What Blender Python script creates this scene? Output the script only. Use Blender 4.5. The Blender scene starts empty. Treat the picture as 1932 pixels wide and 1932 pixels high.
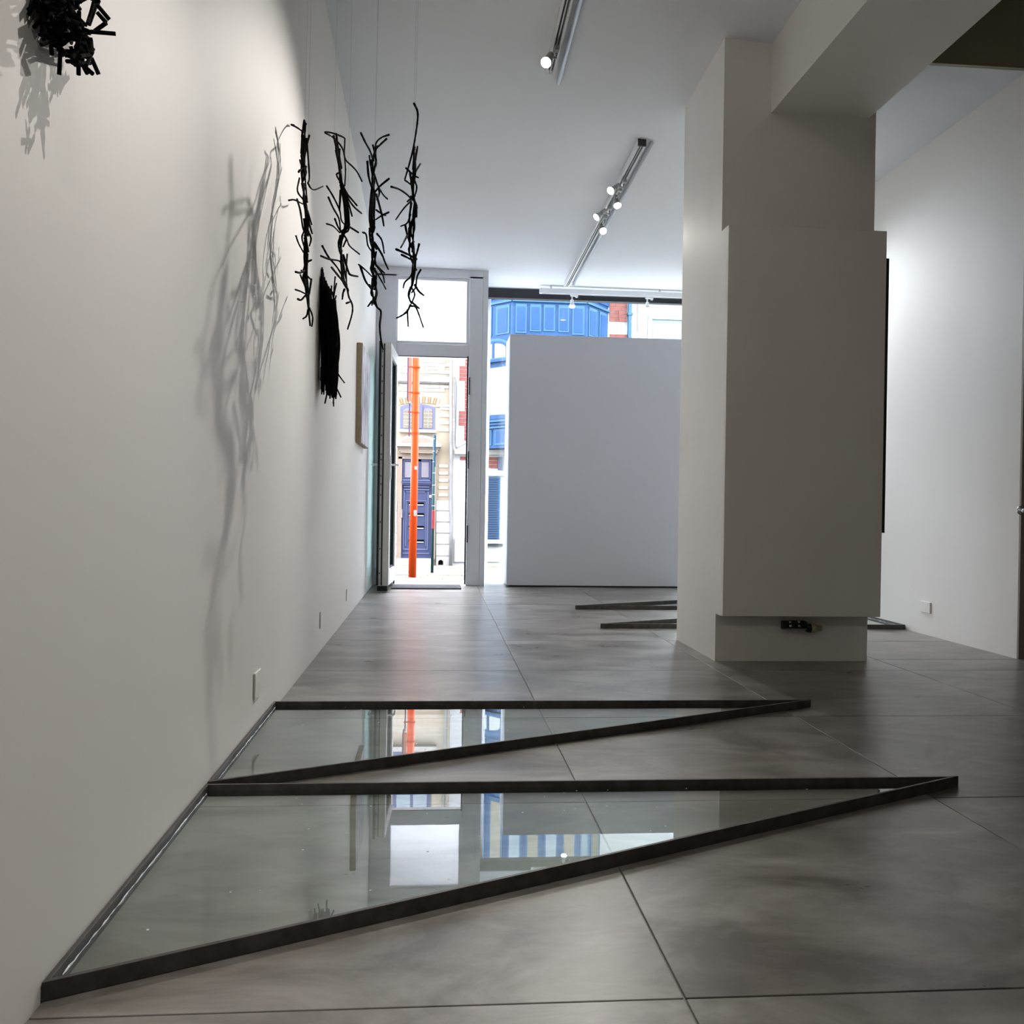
import bpy, bmesh, math, random
from mathutils import Vector, Matrix
random.seed(7)
S = bpy.context.scene
COL = S.collection

# ---------------------------------------------------------------- camera
CF, YAW, PITCH, ROLL, CH = 1714.0, 0.08371, -0.00631, 0.01485, 0.65
_F = Vector((math.sin(YAW)*math.cos(PITCH), math.cos(YAW)*math.cos(PITCH), math.sin(PITCH)))
_r = Vector((math.cos(YAW), -math.sin(YAW), 0)); _u = _r.cross(_F)
RX = _r*math.cos(ROLL) + _u*math.sin(ROLL); UX = -_r*math.sin(ROLL) + _u*math.cos(ROLL)
cd = bpy.data.cameras.new('camera'); cam = bpy.data.objects.new('camera', cd); COL.objects.link(cam)
M3 = Matrix((RX, UX, -_F)).transposed()
cam.matrix_world = Matrix.Translation((0, 0, CH)) @ M3.to_4x4()
cd.sensor_width = 36; cd.lens = CF/1932*36; cd.clip_start = .02
S.camera = cam
# ---------------------------------------------------------------- world, colour management
W = bpy.data.worlds.new('overcast_sky'); S.world = W; W.use_nodes = True
bg = W.node_tree.nodes['Background']; bg.inputs[0].default_value = (.88, .91, 1, 1); bg.inputs[1].default_value = 17.0
S.view_settings.view_transform = 'Standard'; S.view_settings.look = 'None'
S.view_settings.exposure = 0.72; S.view_settings.gamma = 1.0; S.view_settings.use_curve_mapping = False
LAMP_W = 1.0          # multiplier of every halogen spot
def portal(name, loc, rot, sx, sy):
    l = bpy.data.lights.new(name, 'AREA'); l.shape = 'RECTANGLE'; l.size = sx; l.size_y = sy
    l.cycles.is_portal = True
    o = bpy.data.objects.new(name, l); o.location = loc; o.rotation_euler = rot; COL.objects.link(o)
portal('door_daylight_portal', (-.04, 7.47, .95), (-math.pi/2, 0, 0), .6, 1.9)
portal('transom_daylight_portal', (-.04, 7.47, 2.22), (-math.pi/2, 0, 0), .65, .56)
portal('window_daylight_portal', (1.48, 8.02, 1.27), (-math.pi/2, 0, 0), 2.15, 2.5)

# ---------------------------------------------------------------- measuring helpers (a sight line meets a real plane)
def ray(px, py): return RX*((px-966)/CF) - UX*((py-966)/CF) + _F
def hit(px, py, ax, v):
    d = ray(px, py); o = Vector((0, 0, CH)); return o + d*((v-o[ax])/d[ax])
def at(px, py, Y): return hit(px, py, 1, Y)
def ceil_z(x, y):
    if y < 4.4: return 2.93 - .0766*x - .0463*y
    t = (y-4.4)/3.55; return (2.726-.0766*x)*(1-t) + 2.532*t

# ---------------------------------------------------------------- mesh helpers
def finish(o, label=None, cat=None, group=None, kind=None, category=None):
    cat = category or cat
    if label: o['label'] = label
    if cat: o['category'] = cat
    if group: o['group'] = group
    if kind: o['kind'] = kind
    return o
def link(name, me, mat=None, parent=None, smooth=False):
    o = bpy.data.objects.new(name, me); COL.objects.link(o)
    if mat is not None and not me.materials: me.materials.append(mat)
    if parent: o.parent = parent
    if smooth:
        for p in me.polygons: p.use_smooth = True
    return o
class MB:
    def __init__(s): s.v = []; s.f = []
    def add(s, vs, fs):
        n = len(s.v); s.v += [tuple(v) for v in vs]; s.f += [tuple(i+n for i in f) for f in fs]; return s
    def box(s, x0, x1, y0, y1, z0, z1):
        if x0 > x1: x0, x1 = x1, x0
        if y0 > y1: y0, y1 = y1, y0
        if z0 > z1: z0, z1 = z1, z0
        return s.add([(x, y, z) for z in (z0, z1) for x, y in ((x0, y0), (x1, y0), (x1, y1), (x0, y1))],
                     [(3, 2, 1, 0), (4, 5, 6, 7), (0, 1, 5, 4), (1, 2, 6, 5), (2, 3, 7, 6), (3, 0, 4, 7)])
    def obox(s, c, ax, ay, az):      # oriented box: centre and three half vectors
        c, ax, ay, az = map(Vector, (c, ax, ay, az))
        return s.add([c+ax*i+ay*j+az*k for k in (-1, 1) for i, j in ((-1, -1), (1, -1), (1, 1), (-1, 1))],
                     [(3, 2, 1, 0), (4, 5, 6, 7), (0, 1, 5, 4), (1, 2, 6, 5), (2, 3, 7, 6), (3, 0, 4, 7)])
    def prism(s, poly, z0, z1):      # ccw poly in xy
        n = len(poly)
        return s.add([(x, y, z0) for x, y in poly]+[(x, y, z1) for x, y in poly],
                     [tuple(range(n-1, -1, -1)), tuple(range(n, 2*n))]+[(i, (i+1) % n, n+(i+1) % n, n+i) for i in range(n)])
    def prism_y(s, poly, y0, y1):    # poly in xz (ccw seen from -y)
        n = len(poly)
        return s.add([(x, y0, z) for x, z in poly]+[(x, y1, z) for x, z in poly],
                     [tuple(range(n)), tuple(range(2*n-1, n-1, -1))]+[((i+1) % n, i, n+i, n+(i+1) % n) for i in range(n)])
    def tube(s, pts, r, n=6, r1=None, jag=0):
        pts = [Vector(p) for p in pts]; rings = []; k = len(pts)
        up = Vector((0.13, .9, .2)).normalized()
        for i, p in enumerate(pts):
            t = (pts[min(i+1, k-1)]-pts[max(i-1, 0)]); t = t.normalized() if t.length > 1e-9 else Vector((0, 0, 1))
            a = t.cross(up); a = a.normalized() if a.length > 1e-3 else t.cross(Vector((1, 0, 0))).normalized()
            b = t.cross(a); rr = r if r1 is None else r+(r1-r)*i/(k-1)
            if jag: rr *= 1+random.uniform(-jag, jag)
            rings.append([p+(a*math.cos(q*2*math.pi/n)+b*math.sin(q*2*math.pi/n))*rr for q in range(n)])
        vs = [v for g in rings for v in g]; fs = []
        for i in range(k-1):
            for q in range(n):
                fs.append((i*n+q, i*n+(q+1) % n, (i+1)*n+(q+1) % n, (i+1)*n+q))
        fs.append(tuple(range(n-1, -1, -1))); fs.append(tuple((k-1)*n+q for q in range(n)))
        return s.add(vs, fs)
    def lathe(s, c, axis, prof, n=20):   # prof: (distance along axis, radius)
        c = Vector(c); t = Vector(axis).normalized(); a = t.orthogonal().normalized(); b = t.cross(a)
        vs = [c+t*d+(a*math.cos(q*2*math.pi/n)+b*math.sin(q*2*math.pi/n))*r for d, r in prof for q in range(n)]; fs = []
        for i in range(len(prof)-1):
            for q in range(n): fs.append((i*n+q, i*n+(q+1) % n, (i+1)*n+(q+1) % n, (i+1)*n+q))
        fs.append(tuple(range(n-1, -1, -1))); fs.append(tuple((len(prof)-1)*n+q for q in range(n)))
        return s.add(vs, fs)
    def mesh(s, name, bevel=0, seg=1):
        me = bpy.data.meshes.new(name); me.from_pydata(s.v, [], s.f)
        bm = bmesh.new(); bm.from_mesh(me); bmesh.ops.recalc_face_normals(bm, faces=bm.faces)
        if bevel: bmesh.ops.bevel(bm, geom=bm.edges[:], offset=bevel, segments=seg, affect='EDGES', profile=.5)
        bm.to_mesh(me); bm.free(); me.update(); return me
    def build(s, name, mat=None, parent=None, bevel=0, seg=1, smooth=False, **k):
        return finish(link(name, s.mesh(name, bevel, seg), mat, parent, smooth), **k)
def empty(name, loc=(0, 0, 0), parent=None, **k):
    o = bpy.data.objects.new(name, None); o.empty_display_size = .1; COL.objects.link(o); o.location = loc
    if parent: o.parent = parent
    return finish(o, **k)
def curve_pts(pts, n=5):               # Catmull-Rom smoothing
    P = [Vector(p) for p in pts]
    if len(P) < 3: return P
    Q = [P[0]*2-P[1]]+P+[P[-1]*2-P[-2]]; out = []
    for i in range(1, len(Q)-2):
        for j in range(n):
            t = j/n; a, b, c, d = Q[i-1], Q[i], Q[i+1], Q[i+2]
            out.append(.5*((2*b)+(c-a)*t+(2*a-5*b+4*c-d)*t*t+(-a+3*b-3*c+d)*t**3))
    return out+[P[-1]]
def rebase(o, root):                   # keep world geometry while the root stands at its base
    o.parent = root; o.matrix_parent_inverse = Matrix.Translation(root.location).inverted(); return o

# ---------------------------------------------------------------- materials
def mat(name, col, rough=.6, metal=0, noise=None, bump=0, bscale=40, spec=.5, emit=None, trans=0, ior=1.45, stretch=None, coat=0):
    m = bpy.data.materials.new(name); m.use_nodes = True; N = m.node_tree.nodes; L = m.node_tree.links; b = N['Principled BSDF']
    b.inputs['Base Color'].default_value = (*col, 1); b.inputs['Roughness'].default_value = rough; b.inputs['Metallic'].default_value = metal
    b.inputs['Specular IOR Level'].default_value = spec; b.inputs['Transmission Weight'].default_value = trans; b.inputs['IOR'].default_value = ior
    b.inputs['Coat Weight'].default_value = coat
    if emit: b.inputs['Emission Color'].default_value = (*emit[:3], 1); b.inputs['Emission Strength'].default_value = emit[3]
    if noise or bump:
        tc = N.new('ShaderNodeTexCoord'); mp = N.new('ShaderNodeMapping'); L.new(tc.outputs['Object'], mp.inputs[0])
        if stretch: mp.inputs['Scale'].default_value = stretch
    if noise:
        nz = N.new('ShaderNodeTexNoise'); nz.inputs['Scale'].default_value = noise[0]; nz.inputs['Detail'].default_value = 6; L.new(mp.outputs[0], nz.inputs[0])
        cr = N.new('ShaderNodeValToRGB'); a = noise[1]
        cr.color_ramp.elements[0].position = .3; cr.color_ramp.elements[1].position = .72
        cr.color_ramp.elements[0].color = (*[c*(1-a) for c in col], 1); cr.color_ramp.elements[1].color = (*[min(1, c*(1+a)) for c in col], 1)
        L.new(nz.outputs[0], cr.inputs[0]); L.new(cr.outputs[0], b.inputs['Base Color'])
    if bump:
        n2 = N.new('ShaderNodeTexNoise'); n2.inputs['Scale'].default_value = bscale; n2.inputs['Detail'].default_value = 5; L.new(mp.outputs[0], n2.inputs[0])
        bp = N.new('ShaderNodeBump'); bp.inputs['Strength'].default_value = bump; bp.inputs['Distance'].default_value = .01
        L.new(n2.outputs[0], bp.inputs['Height']); L.new(bp.outputs[0], b.inputs['Normal'])
    return m
M = {}
M['wall'] = mat('white_wall_paint', (0.84, 0.815, 0.78), .62, noise=(1.3, .02), bump=.12, bscale=9, stretch=(1, 1, .35))
M['plaster'] = mat('uneven_white_plaster', (0.88, 0.85, 0.815), .55, noise=(3, .03), bump=.3, bscale=5, stretch=(1, 1, .5))
M['ceil'] = mat('ceiling_paint', (0.8, 0.82, 0.85), .7, bump=.06, bscale=14)
M['panel'] = mat('partition_paint', (0.68, 0.69, 0.76), .6, bump=.05, bscale=30)
M['olive_shade'] = mat('olive_grey_shade_tone', (0.42, 0.4, 0.29), .7, bump=.05)  # dimness of the bulkhead put into its colour
M['grey_door'] = mat('dark_grey_door_paint', (0.26, 0.235, 0.205), .5)
M['pvc'] = mat('white_door_frame', (0.76, 0.77, 0.82), .35, bump=.02)
M['pvc_edge'] = mat('grey_white_edge_profile', (.66, .65, .62), .4)
M['rubber'] = mat('black_rubber', (.012, .012, .014), .6)
M['black'] = mat('black_wrapped_twig', (.002, .002, .0025), .85, spec=.12, bump=.5, bscale=300)
M['white_speck'] = mat('white_dust', (.8, .8, .8), .9)
M['gap'] = mat('unlit_black_gap', (.001, .001, .001), 1, spec=0)
M['blackstick'] = mat('charred_black_stick', (.0025, .0025, .003), .8, spec=.15, bump=.4, bscale=250)
M['steel'] = mat('dark_steel_bar', (0.075, 0.07, 0.065), .45, metal=.3, noise=(30, .3), bump=.1, bscale=200)
M['sealant'] = mat('silvery_sealant', (.75, .78, .8), .25, metal=.3, bump=.6, bscale=150)
M['chrome'] = mat('brushed_chrome', (.75, .75, .75), .2, metal=1)
M['brass'] = mat('dull_brass_cream', (0.55, 0.5, 0.34), .4, metal=.3)
M['track'] = mat('white_track_metal', (.72, .73, .74), .35)
M['slot'] = mat('dark_track_slot', (.03, .03, .03), .5)
M['conduit'] = mat('pale_grey_conduit', (.62, .66, .72), .25, metal=.2)
M['lampmetal'] = mat('grey_lamp_metal', (.45, .45, .45), .35, metal=.5)
M['glow'] = mat('lit_lamp_lens', (1, 1, 1), .4, emit=(1, .97, .9, 14))
M['glow_off'] = mat('white_lamp_lens', (.9, .92, .95), .3, emit=(.95, .98, 1, 1.2))
M['blind'] = mat('dark_blind_cassette', (.012, .012, .018), .45, noise=(20, .3))
M['mat'] = mat('dark_coir_mat', (.10, .10, .11), .95, noise=(220, .5), bump=1, bscale=400)
M['raw'] = mat('raw_canvas_edge', (.40, .32, .22), .8, noise=(30, .12), bump=.3, bscale=200)
M['orange'] = mat('orange_pole_plastic', (0.3066, 0.03285, 0.00219), .45, spec=.12)
M['salmon'] = mat('pale_orange_sign_back', (0.3, 0.11, 0.075), .5, spec=.12)
M['purple'] = mat('purple_sign_edge', (0.04925, 0.04001, 0.07694), .5, spec=.12)
M['teal'] = mat('teal_green_post_paint', (0.009234, 0.03078, 0.03386), .5, spec=.12)
M['signblue'] = mat('blue_road_sign', (0.002978, 0.02234, 0.05957), .4, spec=.12)
M['red'] = mat('red_plate', (0.1539, 0.02154, 0.02462), .5, spec=.12)
M['white'] = mat('white_band', (0.219, 0.219, 0.219), .5)
M['cream'] = mat('cream_glazed_brick', (0.15, 0.14, 0.12), .4, spec=.12, noise=(1.7, .10))
M['mortar'] = mat('tan_mortar', (0.13, 0.108, 0.08), .9, spec=.12)
M['ochre'] = mat('ochre_brick', (0.1293, 0.06771, 0.03078), .7, spec=.12, noise=(8, .2))
M['redbrick'] = mat('red_brick', (0.09234, 0.03078, 0.02616), .8, spec=.12, noise=(6, .25))
M['redmortar'] = mat('pale_pink_mortar', (0.146, 0.1241, 0.1168), .9)
M['stone'] = mat('pale_facade_stone', (0.1533, 0.146, 0.1387), .8, spec=.12, noise=(4, .07), bump=.3, bscale=20)
M['bstone'] = mat('sandy_door_stone', (0.09125, 0.073, 0.0584), .8, spec=.12, noise=(4, .08), bump=.3, bscale=20)
M['stucco'] = mat('white_stucco', (0.1825, 0.1898, 0.1935), .8, spec=.12, noise=(2, .03))
M['blue'] = mat('bright_blue_joinery', (0.007446, 0.02606, 0.07446), .4, spec=.12, noise=(3, .10))
M['bluel'] = mat('light_blue_moulding', (0.01737, 0.04716, 0.09928), .4, spec=.12)
M['slate'] = mat('slate_blue_door_paint', (0.01613, 0.01986, 0.04095), .4, spec=.12)
M['slatel'] = mat('pale_slate_moulding', (0.03386, 0.04001, 0.07388), .4, spec=.12)
M['lilac'] = mat('lilac_grey_window_frame', (0.04308, 0.04617, 0.07388), .5, spec=.12)
M['amber'] = mat('amber_leaded_pane', (0.06, 0.05, 0.034), .2, noise=(8, .2))
M['lead'] = mat('pale_lead_came', (0.1168, 0.1168, 0.1022), .4)
M['darkgl'] = mat('dark_window_glass', (.06, .055, .065), .1)
M['skygl'] = mat('pale_sky_reflecting_glass', (0.06771, 0.09234, 0.1169), .12, noise=(1.2, .12))
M['bluegl'] = mat('blue_shutter_slats', (0.01489, 0.02482, 0.04964), .5, spec=.12)
M['zinc'] = mat('weathered_zinc_pipe', (0.08001, 0.08001, 0.08001), .6, spec=.12, noise=(10, .25), stretch=(1, 1, .3))
M['cable'] = mat('grey_cable', (0.06155, 0.06463, 0.07079), .6, spec=.12)
M['asphalt'] = mat('pale_street_asphalt', (.095, .09, .083), .9, spec=.12, noise=(3, .1))
M['cobble'] = mat('granite_cobble', (.072, .064, .054), .85, spec=.12, noise=(1.5, .2))
M['landing'] = mat('pale_threshold_stone', (0.4, 0.4, 0.41), .5)
M['out'] = mat('outer_render_grey', (.5, .5, .5), .9)
# clear glass that tints what is behind it by its green edge colour
def glass(name, col=(.93, .97, .95), rough=0, ior=1.5):
    m = bpy.data.materials.new(name); m.use_nodes = True; N = m.node_tree.nodes; L = m.node_tree.links
    b = N['Principled BSDF']; N.remove(b); out = N['Material Output']
    tr = N.new('ShaderNodeBsdfTransparent'); tr.inputs[0].default_value = (*col, 1)
    gl = N.new('ShaderNodeBsdfGlossy'); gl.inputs['Roughness'].default_value = rough; gl.inputs[0].default_value = (1, 1, 1, 1)
    fr = N.new('ShaderNodeFresnel'); fr.inputs[0].default_value = ior
    ge = N.new('ShaderNodeNewGeometry'); ff = N.new('ShaderNodeMath'); ff.operation = 'SUBTRACT'; ff.inputs[0].default_value = 1; L.new(ge.outputs['Backfacing'], ff.inputs[1])
    mu = N.new('ShaderNodeMath'); mu.operation = 'MULTIPLY'; L.new(fr.outputs[0], mu.inputs[0]); L.new(ff.outputs[0], mu.inputs[1])
    mx = N.new('ShaderNodeMixShader'); L.new(mu.outputs[0], mx.inputs[0]); L.new(tr.outputs[0], mx.inputs[1]); L.new(gl.outputs[0], mx.inputs[2]); L.new(mx.outputs[0], out.inputs[0])
    return m
M['glass'] = glass('clear_window_glass')
M['tealglass'] = glass('green_tinted_door_glass', (.76, .91, .90))
M['sheet'] = glass('greenish_floor_glass', (.93, .97, .955), .004, 1.85)
m = bpy.data.materials.new('frosted_transom_film'); m.use_nodes = True; N = m.node_tree.nodes; L = m.node_tree.links; N.remove(N['Principled BSDF'])
tl = N.new('ShaderNodeBsdfTranslucent'); tl.inputs[0].default_value = (.93, .95, .96, 1); df = N.new('ShaderNodeBsdfTransparent'); df.inputs[0].default_value = (.9, .93, .95, 1)
mx = N.new('ShaderNodeMixShader'); mx.inputs[0].default_value = .8; L.new(df.outputs[0], mx.inputs[1]); L.new(tl.outputs[0], mx.inputs[2]); L.new(mx.outputs[0], N['Material Output'].inputs[0]); M['frost'] = m

# floor tile: concrete look porcelain, each tile with its own piece of pattern
def tile_mat():
    m = bpy.data.materials.new('concrete_look_porcelain'); m.use_nodes = True; N = m.node_tree.nodes; L = m.node_tree.links; b = N['Principled BSDF']
    tc = N.new('ShaderNodeTexCoord'); oi = N.new('ShaderNodeObjectInfo'); ad = N.new('ShaderNodeVectorMath'); ad.operation = 'MULTIPLY_ADD'
    cx = N.new('ShaderNodeCombineXYZ'); L.new(oi.outputs['Random'], cx.inputs[0]); L.new(oi.outputs['Random'], cx.inputs[1])
    ad.inputs[1].default_value = (37, 19, 0); L.new(cx.outputs[0], ad.inputs[0]); L.new(tc.outputs['Object'], ad.inputs[2])
    mp = N.new('ShaderNodeMapping'); mp.inputs['Rotation'].default_value = (0, 0, .5); mp.inputs['Scale'].default_value = (1, 1.8, 1); L.new(ad.outputs[0], mp.inputs[0])
    rm = N.new('ShaderNodeMath'); rm.operation = 'MULTIPLY'; rm.inputs[1].default_value = 41.0; L.new(oi.outputs['Random'], rm.inputs[0]); cz = N.new('ShaderNodeCombineXYZ'); L.new(rm.outputs[0], cz.inputs[2]); L.new(cz.outputs[0], mp.inputs['Rotation'])
    n1 = N.new('ShaderNodeTexNoise'); n1.inputs['Scale'].default_value = 3.4; n1.inputs['Detail'].default_value = 9; n1.inputs['Roughness'].default_value = .62; n1.inputs['Distortion'].default_value = .5; L.new(mp.outputs[0], n1.inputs[0])
    cr = N.new('ShaderNodeValToRGB'); e = cr.color_ramp.elements
    e[0].position = .38; e[0].color = (.115, .102, .088, 1); e[1].position = .64; e[1].color = (.29, .272, .25, 1)
    q = e.new(.5); q.color = (.19, .174, .156, 1)
    L.new(n1.outputs[0], cr.inputs[0]); L.new(cr.outputs[0], b.inputs['Base Color'])
    rr = N.new('ShaderNodeMapRange'); rr.inputs['From Min'].default_value = .3; rr.inputs['From Max'].default_value = .7; rr.inputs['To Min'].default_value = .27; rr.inputs['To Max'].default_value = .38
    L.new(n1.outputs[0], rr.inputs[0]); L.new(rr.outputs[0], b.inputs['Roughness'])
    n2 = N.new('ShaderNodeTexNoise'); n2.inputs['Scale'].default_value = 60; n2.inputs['Detail'].default_value = 4; L.new(ad.outputs[0], n2.inputs[0])
    bp = N.new('ShaderNodeBump'); bp.inputs['Strength'].default_value = .04; bp.inputs['Distance'].default_value = .004; L.new(n2.outputs[0], bp.inputs['Height']); L.new(bp.outputs[0], b.inputs['Normal'])
    return m
M['tile'] = tile_mat()
M['grout'] = mat('grey_grout', (0.26, 0.25, 0.23), .6)
def brick_mat(name, c1, c2, mo, w=.21, h=.075):
    m = bpy.data.materials.new(name); m.use_nodes = True; N = m.node_tree.nodes; L = m.node_tree.links; b = N['Principled BSDF']; b.inputs['Roughness'].default_value = .8
    tc = N.new('ShaderNodeTexCoord'); sp = N.new('ShaderNodeSeparateXYZ'); cx = N.new('ShaderNodeCombineXYZ'); L.new(tc.outputs['Object'], sp.inputs[0]); L.new(sp.outputs[0], cx.inputs[0]); L.new(sp.outputs[2], cx.inputs[1])
    t = N.new('ShaderNodeTexBrick'); L.new(cx.outputs[0], t.inputs[0]); t.inputs['Scale'].default_value = 1; t.inputs['Brick Width'].default_value = w; t.inputs['Row Height'].default_value = h; t.inputs['Mortar Size'].default_value = .008
    t.inputs['Color1'].default_value = (*c1, 1); t.inputs['Color2'].default_value = (*c2, 1); t.inputs['Mortar'].default_value = (*mo, 1)
    L.new(t.outputs[0], b.inputs['Base Color']); return m
M['creamwall'] = brick_mat('cream_brickwork', (.16, .146, .124), (.15, .125, .09), (.12, .105, .083))
M['paint'] = None
def painting_mat():
    m = bpy.data.materials.new('purple_grey_brushed_canvas'); m.use_nodes = True; N = m.node_tree.nodes; L = m.node_tree.links; b = N['Principled BSDF']; b.inputs['Roughness'].default_value = .6
    tc = N.new('ShaderNodeTexCoord'); mp = N.new('ShaderNodeMapping'); mp.inputs['Scale'].default_value = (1, 9, 1.6); L.new(tc.outputs['Object'], mp.inputs[0])
    n = N.new('ShaderNodeTexNoise'); n.inputs['Scale'].default_value = 2.2; n.inputs['Detail'].default_value = 8; n.inputs['Distortion'].default_value = .6; L.new(mp.outputs[0], n.inputs[0])
    cr = N.new('ShaderNodeValToRGB'); e = cr.color_ramp.elements; e[0].position = .42; e[0].color = (.20, .17, .24, 1); e[1].position = .58; e[1].color = (.80, .79, .84, 1)
    L.new(n.outputs[0], cr.inputs[0]); L.new(cr.outputs[0], b.inputs['Base Color']); return m
M['paint'] = painting_mat()

# ================================================================= THE ROOM
XL, YD, YW, XR, YR = -.50, 7.384, 7.95, 2.603, 3.863      # left wall, door plane, window plane, right wall, return of the right wall
YB, XE = -3.0, 4.3                                          # back wall, far right of the rear room
st = dict(kind='structure')
MB().box(XL-.3, XL, YB-.3, YW, -.1, 3.4).build('wall_left', M['wall'], **st)
MB().box(XL-.3, XE+.3, YB-.3, YB, -.1, 3.4).build('wall_back', M['wall'], **st)
MB().box(XE, XE+.3, YB, YR+.3, -.1, 3.4).build('wall_far_right', M['wall'], **st)
MB().box(XR, XR+.3, YR, YW, -.1, 3.4).build('wall_right', M['wall'], **st)
# main ceiling (its plaster falls slightly towards the street)
def ceil_slab(x0, x1, y0, y1, top=3.4):
    ys = [y0]+[y for y in [4.4+.3*k for k in range(13)] if y0 < y < y1-.01]+[y1]; xs = [x0+(x1-x0)*k/4 for k in range(5)]
    mb = MB(); vs = []; fs = []; n = len(xs)
    for z in (0, 1):
        for y in ys: vs += [(x, y, ceil_z(x, y) if not z else top) for x in xs]
    o = len(xs)*len(ys)
    for j in range(len(ys)-1):
        for i in range(n-1):
            a = j*n+i; fs.append((a, a+1, a+n+1, a+n)); fs.append((o+a, o+a+n, o+a+n+1, o+a+1))
        for i in (0, n-1):
            a = j*n+i; fs.append((a, a+n, o+a+n, o+a))
    for j in (0, len(ys)-1):
        for i in range(n-1):
            a = j*n+i; fs.append((a, a+1, o+a+1, o+a))
    mb.add(vs, fs); return mb
ceil_slab(XL, 1.60, YB, YW).build('ceiling', M['ceil'], **st)
ceil_slab(1.60, XR, 5.5, YW).build('ceiling_window_bay', M['ceil'], **st)
MB().box(1.60, XR, YR, 5.5, 2.627, 3.4).build('ceiling_right_bay', M['ceil'], **st)
MB().box(1.85, XE, YR-.02, YR-.0005, 2.628, 3.2).build('wall_bulkhead', M['olive_shade'], **st)
MB().box(1.60, XE, YB, YR, 3.2, 3.4).build('ceiling_rear_room', M['olive_shade'], **st)
MB().box(XR+.3, XE, YR, YR+.3, -.1, 3.4).box(XR+.0005, XR+.3, YR-.012, YR-.0005, 0, 3.2).build('wall_return', M['grey_door'], **st)
# ceiling beam running from the pillar over the camera
MB().box(1.408, 1.845, YB, 3.80, 2.352, 3.3).build('trim_1', M['wall'], label='heavy plastered ceiling beam meeting the pillar', **st)
# pillar
col_o = MB().box(1.20, 1.875, 3.80, 4.42, 0, 3.3).build('wall_pillar', M['plaster'], label='thick white plastered pillar carrying the ceiling beam', **st)
# rear room door in the return wall, only its edge and handle show
dr = MB().box(XR+.035, XR+.95, YR-.055, YR-.014, .01, 2.05).build('door_2', M['grey_door'], bevel=.003, label='dark door at the right edge', **st)
hb = at(1931, 963, YR-.10)
MB().lathe((hb.x+.02, YR-.055, hb.z), (0, -1, 0), [(0, .022), (.006, .022), (.008, .009), (.04, .009)], 16).tube([(hb.x-.004, YR-.10, hb.z), (hb.x+.12, YR-.10, hb.z)], .0085, 10).build('handle', M['chrome'], dr, smooth=True, label='chrome lever handle')
# ------------------------------------------------ floor: grout bed and single tiles
fl = MB().box(XL-.3, XE, YB-.3, YR, -.1, -.0035).box(XL-.3, XR+.3, YR, YW, -.1, -.0035).build('floor', M['grout'], **st)
TX0, TY0, T, G = .339, 5.178, .80, .0014
cache = {}; jobs = []
for i in range(-1, 6):
    for j in range(-11, 5):
        x0, x1 = TX0+i*T+G, TX0+(i+1)*T-G; y0, y1 = TY0+j*T+G, TY0+(j+1)*T-G
        x0 = XL+.001 if i == -1 else x0; y0 = max(y0, YB+.001)
        xmax = XR-.001 if y0 > YR-.01 else XE-.001
        if y0 < YR < y1 and x1 > XR: 
            jobs.append((x0, min(x1, XR-.001), YR-.0098, y1)); y1 = YR-.012
        x1 = min(x1, xmax); y1 = min(y1, (YD+.03 if x0 < .2 else YW-.03))
        jobs.append((x0, x1, y0, y1))
for x0, x1, y0, y1 in jobs:
        if x1-x0 < .02 or y1-y0 < .02: continue
        w, d = round(x1-x0, 4), round(y1-y0, 4)
        if (w, d) not in cache:
            cache[(w, d)] = MB().box(-w/2, w/2, -d/2, d/2, -.0034, 0).mesh('tile', .0009)
        o = link('tile', cache[(w, d)], M['tile'], fl); o.location = ((x0+x1)/2, (y0+y1)/2, random.uniform(-.0002, .0002))

# ------------------------------------------------ radiator housing on the pillar
rc = empty('radiator_cover', (1.54, 3.76, .2), label='flat white box cover mounted on the front of the pillar', category='radiator cover')
rebase(MB().box(1.20, 1.887, 3.708, 3.735, .203, 1.838).build('front_panel', M['plaster'], bevel=.002), rc)
rebase(MB().box(1.20, 1.215, 3.7352, 3.7995, .203, 1.838).box(1.872, 1.887, 3.7352, 3.7995, .203, 1.838).box(1.2152, 1.8718, 3.7352, 3.7995, 1.82, 1.838).build('side_panel', M['plaster']), rc)
vz = hit(1515, 1185, 1, 3.765).z; vx0, vx1 = hit(1476, 1185, 1, 3.765).x, hit(1555, 1185, 1, 3.765).x
rv = empty('radiator_valve', (vx0, 3.765, vz), label='black and brass radiator valve poking out under the box cover', category='valve')
rebase(MB().box(vx0, vx0+.105, 3.752, 3.785, vz-.006, vz+.030).build('body', M['rubber'], bevel=.003), rv)
rebase(MB().box(vx0, vx0+.10, 3.748, 3.7515, vz-.004, vz-.001).build('edge_strip', M['chrome']), rv)
rebase(MB().lathe((vx0+.105, 3.765, vz), (1, 0, 0), [(0, .016), (.012, .019), (.018, .019), (.02, .014)], 18).build('collar', M['rubber'], smooth=True), rv)
rebase(MB().lathe((vx0+.125, 3.765, vz), (1, 0, 0), [(0, .018), (.003, .020), (.020, .019), (.022, .013), (.046, .012), (.050, .007)], 18).build('thermostat_head', M['brass'], smooth=True, label='dull brass thermostat head'), rv)
for k in (.028, .066):
    rebase(MB().tube([(vx0+k, 3.750, vz+.032), (vx0+k, 3.750, vz+.022)], .0065, 8).tube([(vx0+k+.001, 3.749, vz+.016), (vx0+k+.002, 3.749, vz+.006)], .007, 8).build('pipe_nut', M['chrome'], smooth=True), rv)
z0, z1 = hit(1668, 1005, 1, 3.76).z, hit(1671, 493, 1, 3.76).z
MB().box(1.8875, 1.9025, 3.715, 4.25, z0, z1).build('hanging_panel', M['rubber'], bevel=.001, label='thin black panel hung on the right side of the pillar box', category='panel')

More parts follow.
